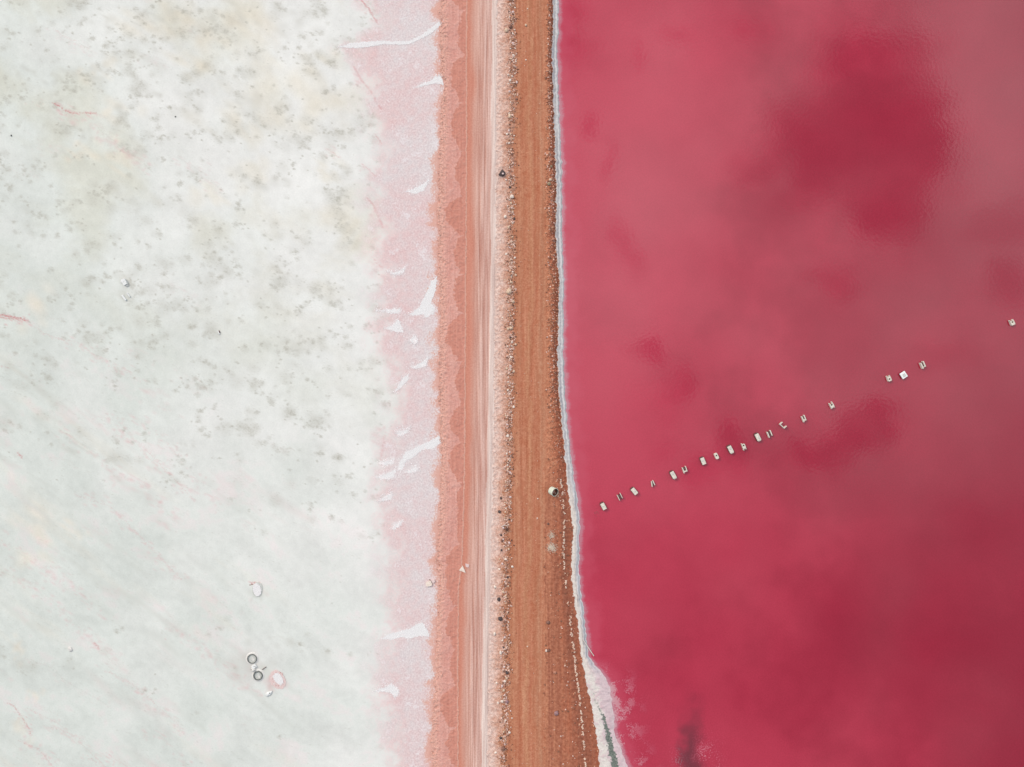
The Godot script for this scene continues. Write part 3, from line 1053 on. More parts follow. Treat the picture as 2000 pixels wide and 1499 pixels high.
func jetty_channel(px: float, py: float, gap: float, l: float, deg: float, thick: float, top: float, label: String, web := true, bridge := 0.0, lean := 0.0) -> Node3D:
	var o := thing("jetty_channel", label, "concrete channel", at(px, py, 0.0), deg_to_rad(deg), BESIDE)
	o.position = Vector3(at(px, py, top).x, -0.4, at(px, py, top).z)
	for s in [-1.0, 1.0]:
		var f := part("flange", box_mesh(Vector3(thick * S, top + 0.4, l * S * (1.0 if s < 0 else 0.94)), Vector3(0, (top + 0.4) / 2.0, 0), 0.012), mats["bleached concrete"], o)
		f.position = Vector3(s * gap * S / 2.0, 0, -0.03 * s)
		f.rotation.y = lean * s
	if web:
		part("web", box_mesh(Vector3((gap - thick) * S + 0.002, top + 0.3, l * S * 0.8), Vector3(0, (top + 0.3) / 2.0, 0), 0.005), mats["wet concrete"], o)
	if bridge > 0.0:
		part("end_wall", box_mesh(Vector3((gap - thick) * S - 0.004, top + 0.36, bridge * S), Vector3(0, (top + 0.36) / 2.0, (l * 0.5 - bridge * 0.5 - 1.0) * S), 0.012), mats["bleached concrete"], o)
	return o

func jetty_socket(px: float, py: float, w: float, l: float, deg: float, hole: float, shift: float, top: float, horns: Array, label: String) -> Node3D:
	# a slab with a socket for a pile and, at its ends, the stubs of the side walls
	var o := thing("jetty_socket", label, "concrete socket", at(px, py, 0.0), deg_to_rad(deg), BESIDE)
	o.position = Vector3(at(px, py, top).x, -0.4, at(px, py, top).z)
	var sl := part("slab", holed_slab(Vector3(w * S, 0.3, l * S), hole * S, shift * S), mats["bleached concrete"], o)
	sl.position.y = top + 0.4
	part("base", box_mesh(Vector3(w * S + 0.03, top + 0.1, l * S + 0.03), Vector3(0, (top + 0.1) / 2.0, 0), 0.02), mats["wet concrete"], o)
	for q in horns:
		part("side_wall", box_mesh(Vector3(1.5 * S, top + 0.38, q[1] * S), Vector3(q[0] * (w * 0.5 - 0.75) * S, (top + 0.38) / 2.0, q[2] * (l * 0.5 + q[1] * 0.5) * S), 0.012), mats["bleached concrete"], o)
	return o

func build_jetty() -> void:
	var sunk := thing("sunken_frame", "dark sunken frame just below the surface, nearest the shore", "concrete frame", at(1166, 1005, 0.0), deg_to_rad(27), BESIDE)
	for q in [[0.0, -5.0, 7.0, 1.2], [0.0, -2.6, 6.0, 1.0]]:
		part("crossbar", box_mesh(Vector3(q[2] * S, 0.3, q[3] * S), Vector3(q[0] * S, -0.143, q[1] * S), 0.01), mats["sunken concrete"], sunk)
	for s in [-1.0, 1.0]:
		part("rail", box_mesh(Vector3(0.8 * S, 0.3, 9.0 * S), Vector3(s * 3.4 * S, -0.147, 0.6 * S), 0.01), mats["sunken concrete"], sunk)
	jetty_block(1179, 990, 7.8, 13.2, 28, 0.3, "pale concrete block nearest the shore, between sunken frame and thin channel")
	jetty_channel(1211, 971, 6.6, 11.5, 26, 1.2, 0.28, "thin twin-walled channel between the two blocks nearest the shore")
	jetty_block(1239.5, 960.5, 8.0, 13.6, 40, 0.3, "pale block turned most askew, second block from the shore")
	jetty_channel(1275.5, 945, 4.2, 11.0, 16, 1.5, 0.25, "small grey channel with walls meeting in a V below", true, 0.0, 0.14)
	jetty_block(1315.5, 928.5, 7.8, 14.0, 29, 0.3, "pale block with a broken lower edge, just left of the U-shaped channel", 1)
	jetty_channel(1338, 918, 6.4, 11.6, 18, 1.5, 0.28, "U-shaped channel closed at its lower end, below the dark reflection", true, 2.6)
	jetty_block(1374, 901.5, 7.6, 13.6, 22, 0.28, "pale block in the dark reflection, left of the slab with a round hole")
	jetty_socket(1400, 891.5, 6.2, 11.6, 25, 1.6, -1.0, 0.26, [], "narrow slab with a small round hole, between two pale blocks")
	jetty_block(1427.5, 878.5, 7.8, 14.0, 27, 0.28, "pale block with a grey scab, between the two narrow holed slabs", 1)
	jetty_socket(1453.5, 872.5, 6.0, 9.0, 20, 1.7, -1.8, 0.26, [[-1.0, 3.0, 1.0], [1.0, 2.4, 1.0], [-1.0, 2.2, -1.0]], "holed slab with two short legs at its lower end, left of a plain block")
	jetty_block(1481, 854.5, 7.8, 13.6, 27, 0.28, "pale block farthest from the shore, left of a channel open at both ends", 1)
	jetty_channel(1504, 848, 6.4, 12.0, 22, 1.7, 0.28, "channel with wide dark gap, between last pale block and white bracket")
	var br := thing("jetty_bracket", "thin white bracket-shaped bar open to the upper right", "concrete bracket", Vector3.ZERO, 0.0, BESIDE)
	var tops: Array[Vector3] = [at(1529.4, 824.6, 0.3), at(1524.4, 829.4, 0.3), at(1532.4, 836.8, 0.3), at(1537.4, 832.2, 0.3)]
	br.position = Vector3(tops[1].x, -0.3, tops[1].z)
	for k in 3:
		var a := tops[k]
		var b := tops[k + 1]
		var st := start()
		box_into(st, Vector3(0.055, 0.6, a.distance_to(b) + (0.06 if k == 1 else -0.03)), (a + b) / 2.0 - Vector3(tops[1].x, 0.0, tops[1].z), 0.012, Basis(Vector3.UP, atan2(b.x - a.x, b.z - a.z)))
		part("bar", st.commit(), mats["bleached concrete"], br)
	jetty_channel(1571, 818, 4.8, 12.0, 22, 1.8, 0.26, "narrow channel with closed lower end, right of the white bracket", true, 3.4)
	jetty_socket(1626, 793, 7.2, 7.4, 27, 1.9, -2.0, 0.25, [[-1.0, 3.2, -1.0], [1.0, 3.6, -1.0], [-1.0, 1.6, 1.0], [1.0, 1.6, 1.0]], "H-shaped slab with dark hole, alone in the middle of the gap")
	jetty_socket(1738, 740.5, 6.8, 9.0, 20, 1.9, 0.4, 0.24, [[-1.0, 2.6, -1.0], [1.0, 2.2, -1.0]], "holed slab with two horns, left of the white square plate")
	var sq := thing("jetty_plate", "white square plate, the widest piece of the jetty line", "concrete plate", Vector3.ZERO, deg_to_rad(33), BESIDE)
	sq.position = Vector3(at(1766, 733, 0.22).x, -0.4, at(1766, 733, 0.22).z)
	part("post", box_mesh(Vector3(11.2 * S, 0.52, 11.6 * S), Vector3(0, 0.26, 0), 0.03), mats["wet concrete"], sq)
	part("plate", box_mesh(Vector3(11.4 * S, 0.1, 12.4 * S), Vector3(0, 0.57, 0), 0.02), mats["white paint"], sq)
	part("salt_scab", box_mesh(Vector3(6.0 * S, 0.02, 6.5 * S), Vector3(0.01, 0.622, 0.02), 0.008), mats["grey salt"], sq)
	jetty_channel(1804, 713, 5.6, 12.4, 24, 2.0, 0.28, "channel with thick left wall, right of the white square plate", true, 1.6)
	jetty_socket(1979, 631, 7.6, 8.6, 24, 1.9, -1.6, 0.22, [[-1.0, 2.8, -1.0], [1.0, 2.4, -1.0]], "last holed slab of the line, alone at the right edge")
	# pole on the shore
	var a := at(1139, 1250, 0.1)
	var b := at(1160, 1282, 0.05)
	var pole := part("driftwood_pole", lathe(PackedVector2Array([Vector2(0.0, 0.0), Vector2(0.035, 0.0), Vector2(0.03, a.distance_to(b)), Vector2(0.0, a.distance_to(b))]), 12, 0.1, 4), mats["bleached wood"], self)
	pole.position = a
	pole.basis = Basis(Quaternion(Vector3.UP, (b - a).normalized()))
	tag(pole, "thin white pole lying from the lower shore into the water", "pole")


# ------------------------------------------------------------------ things on the salt
func buried_drum(px: float, py: float, r: float, dark: float, label: String) -> void:
	var o := thing("buried_drum", label, "drum", at(px, py, 0.06), rng.randf() * TAU, "drums sunk in the salt flat")
	part("salt_collar", lathe(PackedVector2Array([Vector2(r * 1.42, -0.01), Vector2(r * 1.3, 0.02), Vector2(r * 1.12, 0.045), Vector2(r * 1.0, 0.04), Vector2(r * 0.99, -0.02)]), 48, 0.07, int(px)), mats["pale salt"], o)
	part("rim", lathe(PackedVector2Array([Vector2(r, -0.02), Vector2(r, 0.1), Vector2(r - 0.01, 0.11), Vector2(r - 0.05 * dark, 0.11), Vector2(r - 0.06 * dark, 0.1), Vector2(r - 0.06 * dark, -0.02)]), 48, 0.02, int(py)), mats["dark steel"], o)
	part("salt_fill", lathe(PackedVector2Array([Vector2(r - 0.05 * dark, 0.025), Vector2(r * 0.6, 0.02), Vector2(r * 0.3, 0.03), Vector2(0.0, 0.03)]), 36, 0.04, 9), mats["grey salt"], o)
	var hub := part("bung", lathe(PackedVector2Array([Vector2(r * 0.36, 0.02), Vector2(r * 0.35, 0.045), Vector2(r * 0.28, 0.045), Vector2(r * 0.27, 0.032), Vector2(0.0, 0.034)]), 28, 0.06, 7), mats["pale salt"], o)
	hub.position = Vector3(r * 0.22, 0, -r * 0.12)

func lump_thing(called: String, label: String, category: String, px: float, py: float, size: Vector3, mat: String, deg := 0.0, group := "", sink := 0.35) -> MeshInstance3D:
	var o := part(called, lump_mesh(hash(label) % 9999, size, 0.5), mats[mat], self)
	o.position = on_ground(px, py) + Vector3.UP * size.y * (0.5 - sink)
	o.rotation.y = deg_to_rad(deg)
	tag(o, label, category, group)
	return o

func outline_thing(called: String, label: String, category: String, pts: Array, thick: float, mat: String, group := "", ragged := 0.06) -> MeshInstance3D:
	var mid := Vector2.ZERO
	var p := PackedVector2Array()
	for i in range(0, pts.size(), 2):
		p.append(Vector2(pts[i], pts[i + 1]))
		mid += Vector2(pts[i], pts[i + 1]) / (pts.size() / 2.0)
	var low := ground_y(mid.x, mid.y)
	for i in p.size():
		p[i] = (p[i] - mid) * S
	var o := part(called, sheet_mesh(p, thick, ragged, hash(label) % 9999), mats[mat], self)
	o.position = Vector3((mid.x - 1000.0) * S, low, (mid.y - 749.5) * S)
	tag(o, label, category, group)
	return o

func build_salt_things() -> void:
	buried_drum(492.5, 1287, 0.37, 0.8, "grey-rimmed drum sunk in the salt, upper of the pair")
	buried_drum(504, 1320, 0.36, 1.15, "darker-rimmed drum sunk in the salt, lower of the pair")
	var crumb := thing("crumbled_block", "crumbled pale block between the two sunken drums", "concrete rubble", at(496, 1304, 0.06), 0.6)
	part("slab", box_mesh(Vector3(0.36, 0.14, 0.3), Vector3(0.06, 0.05, -0.05), 0.03), mats["white salt"], crumb)
	part("lump", lump_mesh(5, Vector3(0.34, 0.2, 0.42), 0.5), mats["pale salt"], crumb).position = Vector3(-0.14, 0.04, 0.12)
	for q in [[-0.16, 0.1], [0.1, -0.06], [-0.04, 0.2], [-0.24, 0.0], [0.16, 0.02]]:
		part("dark_chip", lump_mesh(6, Vector3(0.05, 0.06, 0.07), 0.4, 5, 8), mats["dark steel"], crumb).position = Vector3(q[0], 0.125, q[1])
	part("rod", box_mesh(Vector3(0.4, 0.04, 0.04), Vector3(0.62, 0.05, 0.5), 0.01), mats["rust"], crumb)
	# mounds of crusted salt
	var m := thing("salt_mound", "white salt plate with a frayed pink rim beside the sunken drums", "salt mound", at(542, 1328, 0.06))
	part("pink_rim", sheet_mesh(ring_outline(0.62, 0.74, 0.2), 0.03, 0.12, 14), mats["pink salt"], m)
	part("white_plate", sheet_mesh(ring_outline(0.36, 0.48, 0.4), 0.055, 0.05, 15), mats["plate salt"], m).position = Vector3(0.06, 0.0, -0.08)
	for k in 16:
		var a := TAU * k / 16.0
		part("crumb", stone_meshes[k % 6], mats["red salt"] if k % 3 else mats["white salt"], m)
		var o := m.get_child(m.get_child_count() - 1) as MeshInstance3D
		o.scale = Vector3.ONE * rng.randf_range(0.05, 0.1)
		o.position = Vector3(0.06 + cos(a) * 0.46, 0.045, -0.06 + sin(a) * 0.54)
	var c := thing("salt_lump", "small white salt lump with a dark hole, below the pink-rimmed mound", "salt lump", at(525, 1355, 0.06), 0.5)
	part("lump", lump_mesh(21, Vector3(0.6, 0.16, 0.3), 0.5), mats["white salt"], c).position.y = 0.03
	part("hole", lump_mesh(22, Vector3(0.09, 0.05, 0.09), 0.3, 5, 8), mats["dark steel"], c).position = Vector3(0.1, 0.105, 0.0)
	var d := thing("salt_mound", "oval salt mound with grey rim and dark red crack at its tip", "salt mound", at(503, 1152, 0.06), -0.3)
	part("rim", sheet_mesh(ring_outline(0.42, 0.58, 0.1), 0.04, 0.08, 31), mats["grey salt"], d)
	part("white_top", sheet_mesh(ring_outline(0.34, 0.48, 0.3), 0.07, 0.07, 32), mats["plate salt"], d).position = Vector3(-0.03, 0, 0.02)
	part("crack", box_mesh(Vector3(0.3, 0.03, 0.05), Vector3(-0.42, 0.0, -0.46), 0.01), mats["rust"], d).rotation.y = 0.5
	# a slab and two beams
	var s := thing("concrete_slab", "white concrete slab with a small hole, above the two short beams", "concrete slab", at(242, 551, 0.2), deg_to_rad(26))
	s.position.y = 0.06
	part("slab", holed_slab(Vector3(0.3, 0.2, 0.48), 0.028, 0.0), mats["white salt"], s).position.y = 0.2
	part("wing", box_mesh(Vector3(0.12, 0.12, 0.2), Vector3(-0.19, 0.05, -0.12), 0.02), mats["white salt"], s)
	part("foot", box_mesh(Vector3(0.2, 0.12, 0.13), Vector3(0.03, 0.04, 0.32), 0.03), mats["pale salt"], s)
	for q in [[242.5, 582, 13.0, 3.4, "wider, left of two short white beams lying below the slab"], [251, 576.5, 10.0, 2.0, "thinner, right of two short white beams lying below the slab"]]:
		var bm := part("short_beam", box_mesh(Vector3(q[3] * S, 0.14, q[2] * S), Vector3(0, 0.04, 0), 0.02), mats["white salt"], self)
		bm.position = at(q[0], q[1], 0.06)
		bm.rotation.y = deg_to_rad(37)
		tag(bm, q[4], "beam", "short beams on the salt flat")
	var bit := thing("wood_scrap", "small brown and white scrap alone on the salt, right of the slab", "scrap", at(427.5, 650, 0.06), 0.4)
	part("chip", box_mesh(Vector3(0.09, 0.08, 0.3), Vector3(0, 0.03, 0), 0.02), mats["white salt"], bit)
	part("rust_edge", box_mesh(Vector3(0.05, 0.1, 0.2), Vector3(0.07, 0.04, -0.05), 0.015), mats["rust"], bit)
	lump_thing("salt_lump", "tiny ragged white salt lump alone at the lower left", "salt lump", 138, 1268, Vector3(0.3, 0.14, 0.42), "pale salt", 30)
	lump_thing("stone", "small black stone at the left edge, above the grey seam", "stone", 22.5, 265.5, Vector3(0.11, 0.1, 0.15), "dark steel")
	lump_thing("stone", "small black stone among the upper grey dimples, right of the red seam", "stone", 343, 228.5, Vector3(0.12, 0.1, 0.1), "dark steel")
	# plates of clean white salt on the pink crust
	var g := "white salt plates on the pink crust"
	for q in plates():
		outline_thing("salt_plate", q[1], "salt plate", q[0], 0.012, "plate salt", g, 0.12)
	# broken slabs on the embankment
	outline_thing("stone_slab", "pale triangular slab on the salmon embankment", "stone slab", [904, 1104, 910, 1118, 897, 1113], 0.09, "cream salt", "", 0.02)
	outline_thing("stone_slab", "rounded pale slab touching the triangular one on the embankment", "stone slab", [909, 1100, 917, 1102, 915, 1108, 910, 1106], 0.05, "pink salt", "", 0.03)
	var sp := thing("broken_slab", "white broken slab with dark seam at the embankment's left edge", "stone slab", at(838, 1141, 0.08), 0.1)
	part("slab", sheet_mesh(PackedVector2Array([Vector2(-0.25, -0.12), Vector2(0.12, -0.26), Vector2(0.24, 0.0), Vector2(0.2, 0.14), Vector2(-0.2, 0.2)]), 0.1, 0.03, 44), mats["cream salt"], sp)
	part("slab", sheet_mesh(PackedVector2Array([Vector2(0.2, -0.26), Vector2(0.46, -0.3), Vector2(0.5, -0.1), Vector2(0.3, -0.06)]), 0.08, 0.03, 45), mats["pink salt"], sp)
	part("seam", box_mesh(Vector3(0.04, 0.12, 0.3), Vector3(0.2, 0.0, -0.14), 0.01), mats["rust"], sp).rotation.y = 0.45

func plates() -> Array:
	return [
		[[662, 92, 684, 85, 706, 83, 740, 80, 770, 82, 800, 80, 822, 70, 846, 52, 858, 42, 861, 50, 842, 66, 824, 76, 800, 87, 776, 88, 750, 87, 724, 92, 704, 94, 684, 95], "long bent white salt plate, uppermost, reaching the embankment"],
		[[862, 148, 866, 166, 852, 163, 830, 168, 812, 172, 824, 164, 842, 158, 850, 150], "white salt plate with a left-pointing tip, second below the long bent one"],
		[[838, 352, 828, 372, 812, 380, 792, 374, 806, 370, 822, 362], "small curved white salt plate beside the embankment, above the dotted ones"],
		[[755, 530, 772, 533, 792, 524, 786, 534, 770, 538], "thin crescent-shaped white salt plate standing alone"],
		[[734, 607, 756, 605, 782, 604, 781, 611, 764, 613, 752, 609], "arrow-shaped white salt plate pointing left"],
		[[853, 541, 851, 566, 842, 592, 850, 602, 846, 614, 832, 621, 826, 614, 808, 618, 800, 614, 818, 602, 832, 574, 843, 550], "ragged white salt plate with a long upward tail beside the embankment"],
		[[778, 622, 785, 640, 788, 650, 768, 647, 750, 642, 766, 636], "triangular white salt plate left of the tailed one"],
		[[812, 657, 815, 668, 808, 672, 800, 666], "smallest white salt plate, below the triangular one"],
		[[838, 695, 832, 716, 814, 720, 804, 718, 824, 708], "white salt plate with a pointed right end, beside the embankment"],
		[[798, 731, 798, 742, 784, 756, 770, 768, 778, 752, 788, 738], "narrow white salt plate leaning to the right"],
		[[802, 836, 790, 850, 780, 852, 774, 843, 788, 842], "bird-shaped white salt plate above the widest one"],
		[[858, 852, 860, 866, 846, 876, 826, 878, 806, 894, 794, 900, 786, 918, 776, 920, 780, 904, 792, 884, 816, 872, 838, 862], "largest white salt plate, widening to the embankment"],
		[[770, 896, 768, 906, 752, 909, 742, 906, 756, 900], "small white salt plate at the left of the group of four"],
		[[775, 917, 770, 932, 760, 937, 746, 935, 732, 932, 750, 927], "white salt plate with a flat foot at the lower left of the group"],
		[[813, 909, 816, 920, 802, 924, 790, 922, 804, 916], "hooked white salt plate at the lower right of the group"],
		[[765, 964, 765, 976, 752, 978, 738, 980, 752, 969], "leaf-shaped white salt plate below the group of four"],
		[[786, 1018, 780, 1028, 768, 1034, 774, 1024], "faint slim white salt plate below the leaf-shaped one"],
		[[744, 1248, 760, 1238, 784, 1232, 800, 1228, 816, 1218, 826, 1216, 836, 1234, 840, 1244, 820, 1242, 800, 1248, 784, 1244, 766, 1250], "long low white salt plate near the bottom"],
		[[730, 1350, 752, 1342, 764, 1336, 776, 1344, 780, 1354, 772, 1362, 762, 1352], "lowest white salt plate, with a tail at the left"],
	]

func ring_outline(rx: float, rz: float, skew: float) -> PackedVector2Array:
	var p := PackedVector2Array()
	for k in 16:
		var a := TAU * k / 16.0
		p.append(Vector2(cos(a) * rx + sin(a) * rz * skew, sin(a) * rz))
	return p


# ------------------------------------------------------------------ things on the causeway
func build_way_things() -> void:
	var drum := thing("open_drum", "pale green open drum lying tilted at the road's right edge", "drum", on_ground(1078, 957.5) + Vector3(0, 0.1, 0))
	var tilt := Basis(Quaternion(Vector3.UP, Vector3(0.62, 0.74, 0.24).normalized()))
	var sh := part("shell", lathe(PackedVector2Array([Vector2(0.31, -0.12), Vector2(0.32, 0.1), Vector2(0.315, 0.3), Vector2(0.33, 0.32), Vector2(0.335, 0.34), Vector2(0.32, 0.35), Vector2(0.3, 0.34), Vector2(0.295, 0.0)]), 40, 0.05, 3), mats["green enamel"], drum)
	sh.basis = tilt
	var li := part("lining", lathe(PackedVector2Array([Vector2(0.298, 0.33), Vector2(0.29, 0.0), Vector2(0.24, -0.02)]), 40, 0.05, 3), mats["rust"], drum)
	li.basis = tilt
	var so := part("soil_fill", lump_mesh(8, Vector3(0.56, 0.16, 0.56), 0.5), mats["red soil"], drum)
	so.basis = tilt
	so.position = tilt * Vector3(0, 0.03, 0)
	var sw := part("stone_fill", stone_meshes[2], mats["pink salt"], drum)
	sw.scale = Vector3.ONE * 0.13
	sw.position = tilt * Vector3(0.02, 0.13, 0.05)
	for q in [[1088.5, 959, 3.2, 1.6, 20, "longest pale chip spilled beside the open drum"], [1091, 963.5, 2.6, 2.0, -40, "pale chip spilled to the right of the open drum"], [1089.5, 968, 3.0, 2.4, 50, "lower right pale chip of those below the open drum"], [1084.5, 969, 2.8, 1.4, 110, "lower left pale chip of those below the open drum"], [1093.5, 971, 1.6, 1.3, 10, "smallest pale chip, farthest to the lower right of the open drum"]]:
		var o := part("broken_chip", stone_meshes[int(q[0]) % 6], mats["tan stone"], self)
		o.scale = Vector3(q[2] * S * 1.3, 0.1, q[3] * S * 1.3)
		o.position = on_ground(q[0], q[1]) + Vector3.UP * 0.03
		o.rotation.y = deg_to_rad(q[4])
		tag(o, q[5], "stone chip", "chips spilled from the open drum")
	# boulders
	var bo := thing("boulder", "angular dark boulder with a pale patch, on the verge near the top", "boulder", on_ground(981, 342))
	part("stone", sheet_mesh(PackedVector2Array([Vector2(0.02, -0.32), Vector2(0.18, -0.12), Vector2(0.24, 0.12), Vector2(0.04, 0.22), Vector2(-0.12, 0.16), Vector2(-0.3, 0.12), Vector2(-0.2, 0.0), Vector2(-0.14, -0.08)]), 0.2, 0.03, 61), mats["dark rock"], bo)
	part("upper_face", lump_mesh(62, Vector3(0.4, 0.2, 0.42), 0.5), mats["dark rock"], bo).position = Vector3(0.0, 0.17, 0.0)
	part("pale_patch", lump_mesh(63, Vector3(0.17, 0.06, 0.14), 0.3, 6, 10), mats["pink salt"], bo).position = Vector3(0.06, 0.262, 0.06)
	var rocks: Array = [
		[977.5, 1206, 8.5, 8.5, "dark rock", "round black rock with white rim on the lower verge"],
		[974.5, 1168.5, 6.5, 7.5, "dark rock", "black rock above the round one on the lower verge"],
		[975.5, 998, 6.0, 5.5, "dark rock", "black triangular rock level with the inner end of the jetty"],
		[978.5, 972, 3.6, 6.0, "dark rock", "slim dark stone just above the black triangular rock"],
		[979, 1043.5, 4.5, 4.5, "dark rock", "dark stone at the verge, beside the bleached branch"],
		[981, 1054, 5.5, 5.0, "brown rock", "brown rock just below the bleached branch"],
		[979.5, 1073, 3.6, 5.0, "dark rock", "small dark stone level with the lower grey patch"],
		[967, 1144.5, 5.5, 6.0, "cream salt", "white rock on the pale verge, left of the red-brown clods"],
		[975.5, 1110, 5.0, 4.0, "cream salt", "white rock level with the triangular slab"],
		[966, 1235, 5.0, 7.0, "cream salt", "white oval stone below the round black rock"],
		[968, 1466, 5.5, 4.5, "cream salt", "white ring-shaped stone near the bottom of the verge"],
		[970, 1330.5, 4.0, 4.5, "cream salt", "white stone in the pale swirl low on the verge"],
		[978, 1271.5, 5.0, 8.0, "cream salt", "tall white stone at the road's lower left edge"],
		[994, 571, 11.0, 12.0, "tan stone", "large pale rock between verge and road, above the middle"],
		[1002, 590.5, 6.0, 6.0, "tan stone", "pale rock at the road's left edge below the large one"],
		[998, 642, 8.0, 7.0, "tan stone", "pale rock over dark soil at the road's left edge, middle"],
		[1000, 387, 8.0, 6.5, "cream salt", "pale rock with dark crack, below right of the dark boulder"],
		[986.5, 426, 5.0, 6.0, "cream salt", "white stone pair in the verge below the dark boulder"],
		[997, 57, 7.0, 8.5, "brown rock", "brown rounded rock at the road's left edge near the top"],
		[989, 64, 7.0, 9.0, "tan stone", "pale rock touching the brown one near the top"],
		[995.5, 231, 6.0, 9.0, "tan stone", "long pale rock at the road's left edge, upper part"],
		[998.5, 553, 5.0, 4.5, "tan stone", "pale rock above the large pale rock"],
		[1072, 362, 7.5, 6.5, "olive rock", "grey-green rock at the road's right edge near the top"],
		[1074.5, 354, 6.0, 5.5, "tan stone", "tan rock touching the grey-green one"],
		[1076, 328, 4.5, 5.0, "olive rock", "dark olive stone on the bank above the grey-green rock"],
		[1080, 469, 6.0, 7.0, "red soil", "reddish rock on the dark bank near the water, upper half"],
		[1083, 370, 4.0, 5.0, "red soil", "small reddish stone at the shore by the grey-green rock"],
		[1072, 188, 5.0, 5.0, "red soil", "reddish stone on the bank near the top"],
		[1086, 1389, 8.5, 9.0, "purple rock", "purple-grey rock on the lower bank track"],
		[1070, 1213, 8.0, 6.5, "brown rock", "brown ring-like rock on the lower bank track"],
		[1066.5, 1268, 4.0, 5.0, "cream salt", "pale stone beside a brown clod on the lower bank track"],
		[1071, 1267, 7.0, 5.0, "brown rock", "brown clod right of the pale stone, lower bank track"],
		[1070, 1021.5, 4.5, 4.0, "brown rock", "dark brown stone on the road above the grey patches"],
		[1083, 1310, 7.0, 6.0, "red soil", "reddish clod on the lower bank, between brown clod and purple rock"],
		[1000.5, 1105, 5.0, 4.5, "cream salt", "white stone alone on the road's left edge, lower half"],
		[990.5, 1310.5, 6.0, 7.0, "dark rock", "dark round rock among clods at the road's lower left edge"],
		[990, 1367, 7.0, 8.0, "purple rock", "purple-brown rock among dark clods low on the verge"],
		[978, 1437, 6.0, 5.0, "dark rock", "dark rock in the rubble near the bottom of the road edge"],
		[983, 1458, 8.0, 9.0, "brown rock", "brown rock cluster head near the bottom of the road edge"],
		[1000, 1399, 2.6, 3.0, "cream salt", "tiny white stone alone on the road near the bottom"],
		[1030, 1260, 2.4, 2.2, "cream salt", "tiny pale stone alone in the middle of the road, lower half"],
		[1050, 973, 2.6, 2.4, "cream salt", "small white stone on the road left of the open drum"],
		[1049, 1011, 2.4, 2.4, "cream salt", "small white stone on the road, upper left of the grey patches"],
		[1030, 22, 2.4, 2.4, "cream salt", "tiny pale stone on the road near the top edge"],
		[1027, 54, 4.0, 5.5, "tan stone", "pale split stone in the middle of the road near the top"],
		[1027, 121, 3.0, 3.0, "cream salt", "white pebble in the middle of the road, level with the first bank bulge"]]
	for q in rocks:
		var o := lump_thing("rock", q[5], "rock", q[0], q[1], Vector3(q[2] * S, maxf(q[2], q[3]) * S * 0.65, q[3] * S), q[4], 0.0, "", 0.3)
		o.rotation.y = rng.randf_range(-0.3, 0.3)
	# bleached branch on the verge
	var st := start()
	var pts: Array[Vector2] = [Vector2(979, 1027), Vector2(984, 1025), Vector2(989, 1025.5), Vector2(994, 1023.5)]
	var first := on_ground(979, 1027)
	for k in 3:
		var a := on_ground(pts[k].x, pts[k].y) + Vector3.UP * 0.04 - first
		var b := on_ground(pts[k + 1].x, pts[k + 1].y) + Vector3.UP * 0.04 - first
		box_into(st, Vector3(0.05 - 0.008 * k, 0.05, a.distance_to(b) + 0.02), (a + b) / 2.0, 0.015, Basis.looking_at((b - a).normalized()))
	var br := part("bleached_branch", st.commit(), mats["bleached wood"], self)
	br.position = first
	tag(br, "pale bent branch lying across the verge above a dark tuft", "branch")
	var tuft := thing("dry_tuft", "dark dry tuft at the road's left edge under the bleached branch", "plant", on_ground(989, 1032))
	var tw := start()
	for k in 70:
		var d := Vector3(rng.randfn(0, 0.5), rng.randf_range(0.3, 1.0), rng.randfn(0, 0.5)).normalized()
		var l := rng.randf_range(0.1, 0.26)
		var p := Vector3(rng.randfn(0, 0.08), 0, rng.randfn(0, 0.08))
		box_into(tw, Vector3(0.014, 0.014, l), p + d * l * 0.5, 0.003, Basis.looking_at(d, Vector3.RIGHT))
	part("twigs", tw.commit(), mats["brown rock"], tuft)
	part("root_clod", lump_mesh(71, Vector3(0.3, 0.12, 0.34), 0.5), mats["brown rock"], tuft)

func scatter(called: String, count: int, spots: Callable, smallest: float, largest: float, tones: Array, flat := 1.0) -> void:
	var mm := MultiMesh.new()
	mm.transform_format = MultiMesh.TRANSFORM_3D
	mm.use_colors = true
	mm.mesh = stone_meshes[rng.randi() % 6]
	mm.instance_count = count
	for i in count:
		var p: Vector2 = spots.call()
		var s := lerpf(smallest, largest, pow(rng.randf(), 2.2)) * S
		var b := Basis.from_euler(Vector3(rng.randf_range(-0.5, 0.5), rng.randf() * TAU, rng.randf_range(-0.5, 0.5))).scaled(Vector3(s * rng.randf_range(0.8, 1.3), s * flat, s * rng.randf_range(0.8, 1.3)))
		mm.set_instance_transform(i, Transform3D(b, on_ground(p.x, p.y) + Vector3.UP * s * 0.18))
		var t: Color = tones[rng.randi() % tones.size()]
		mm.set_instance_color(i, t * rng.randf_range(0.85, 1.15))
	var o := MultiMeshInstance3D.new()
	o.name = called
	o.multimesh = mm
	o.material_override = mats["loose stone"]
	o.set_meta("kind", "stuff")
	add_child(o, true)

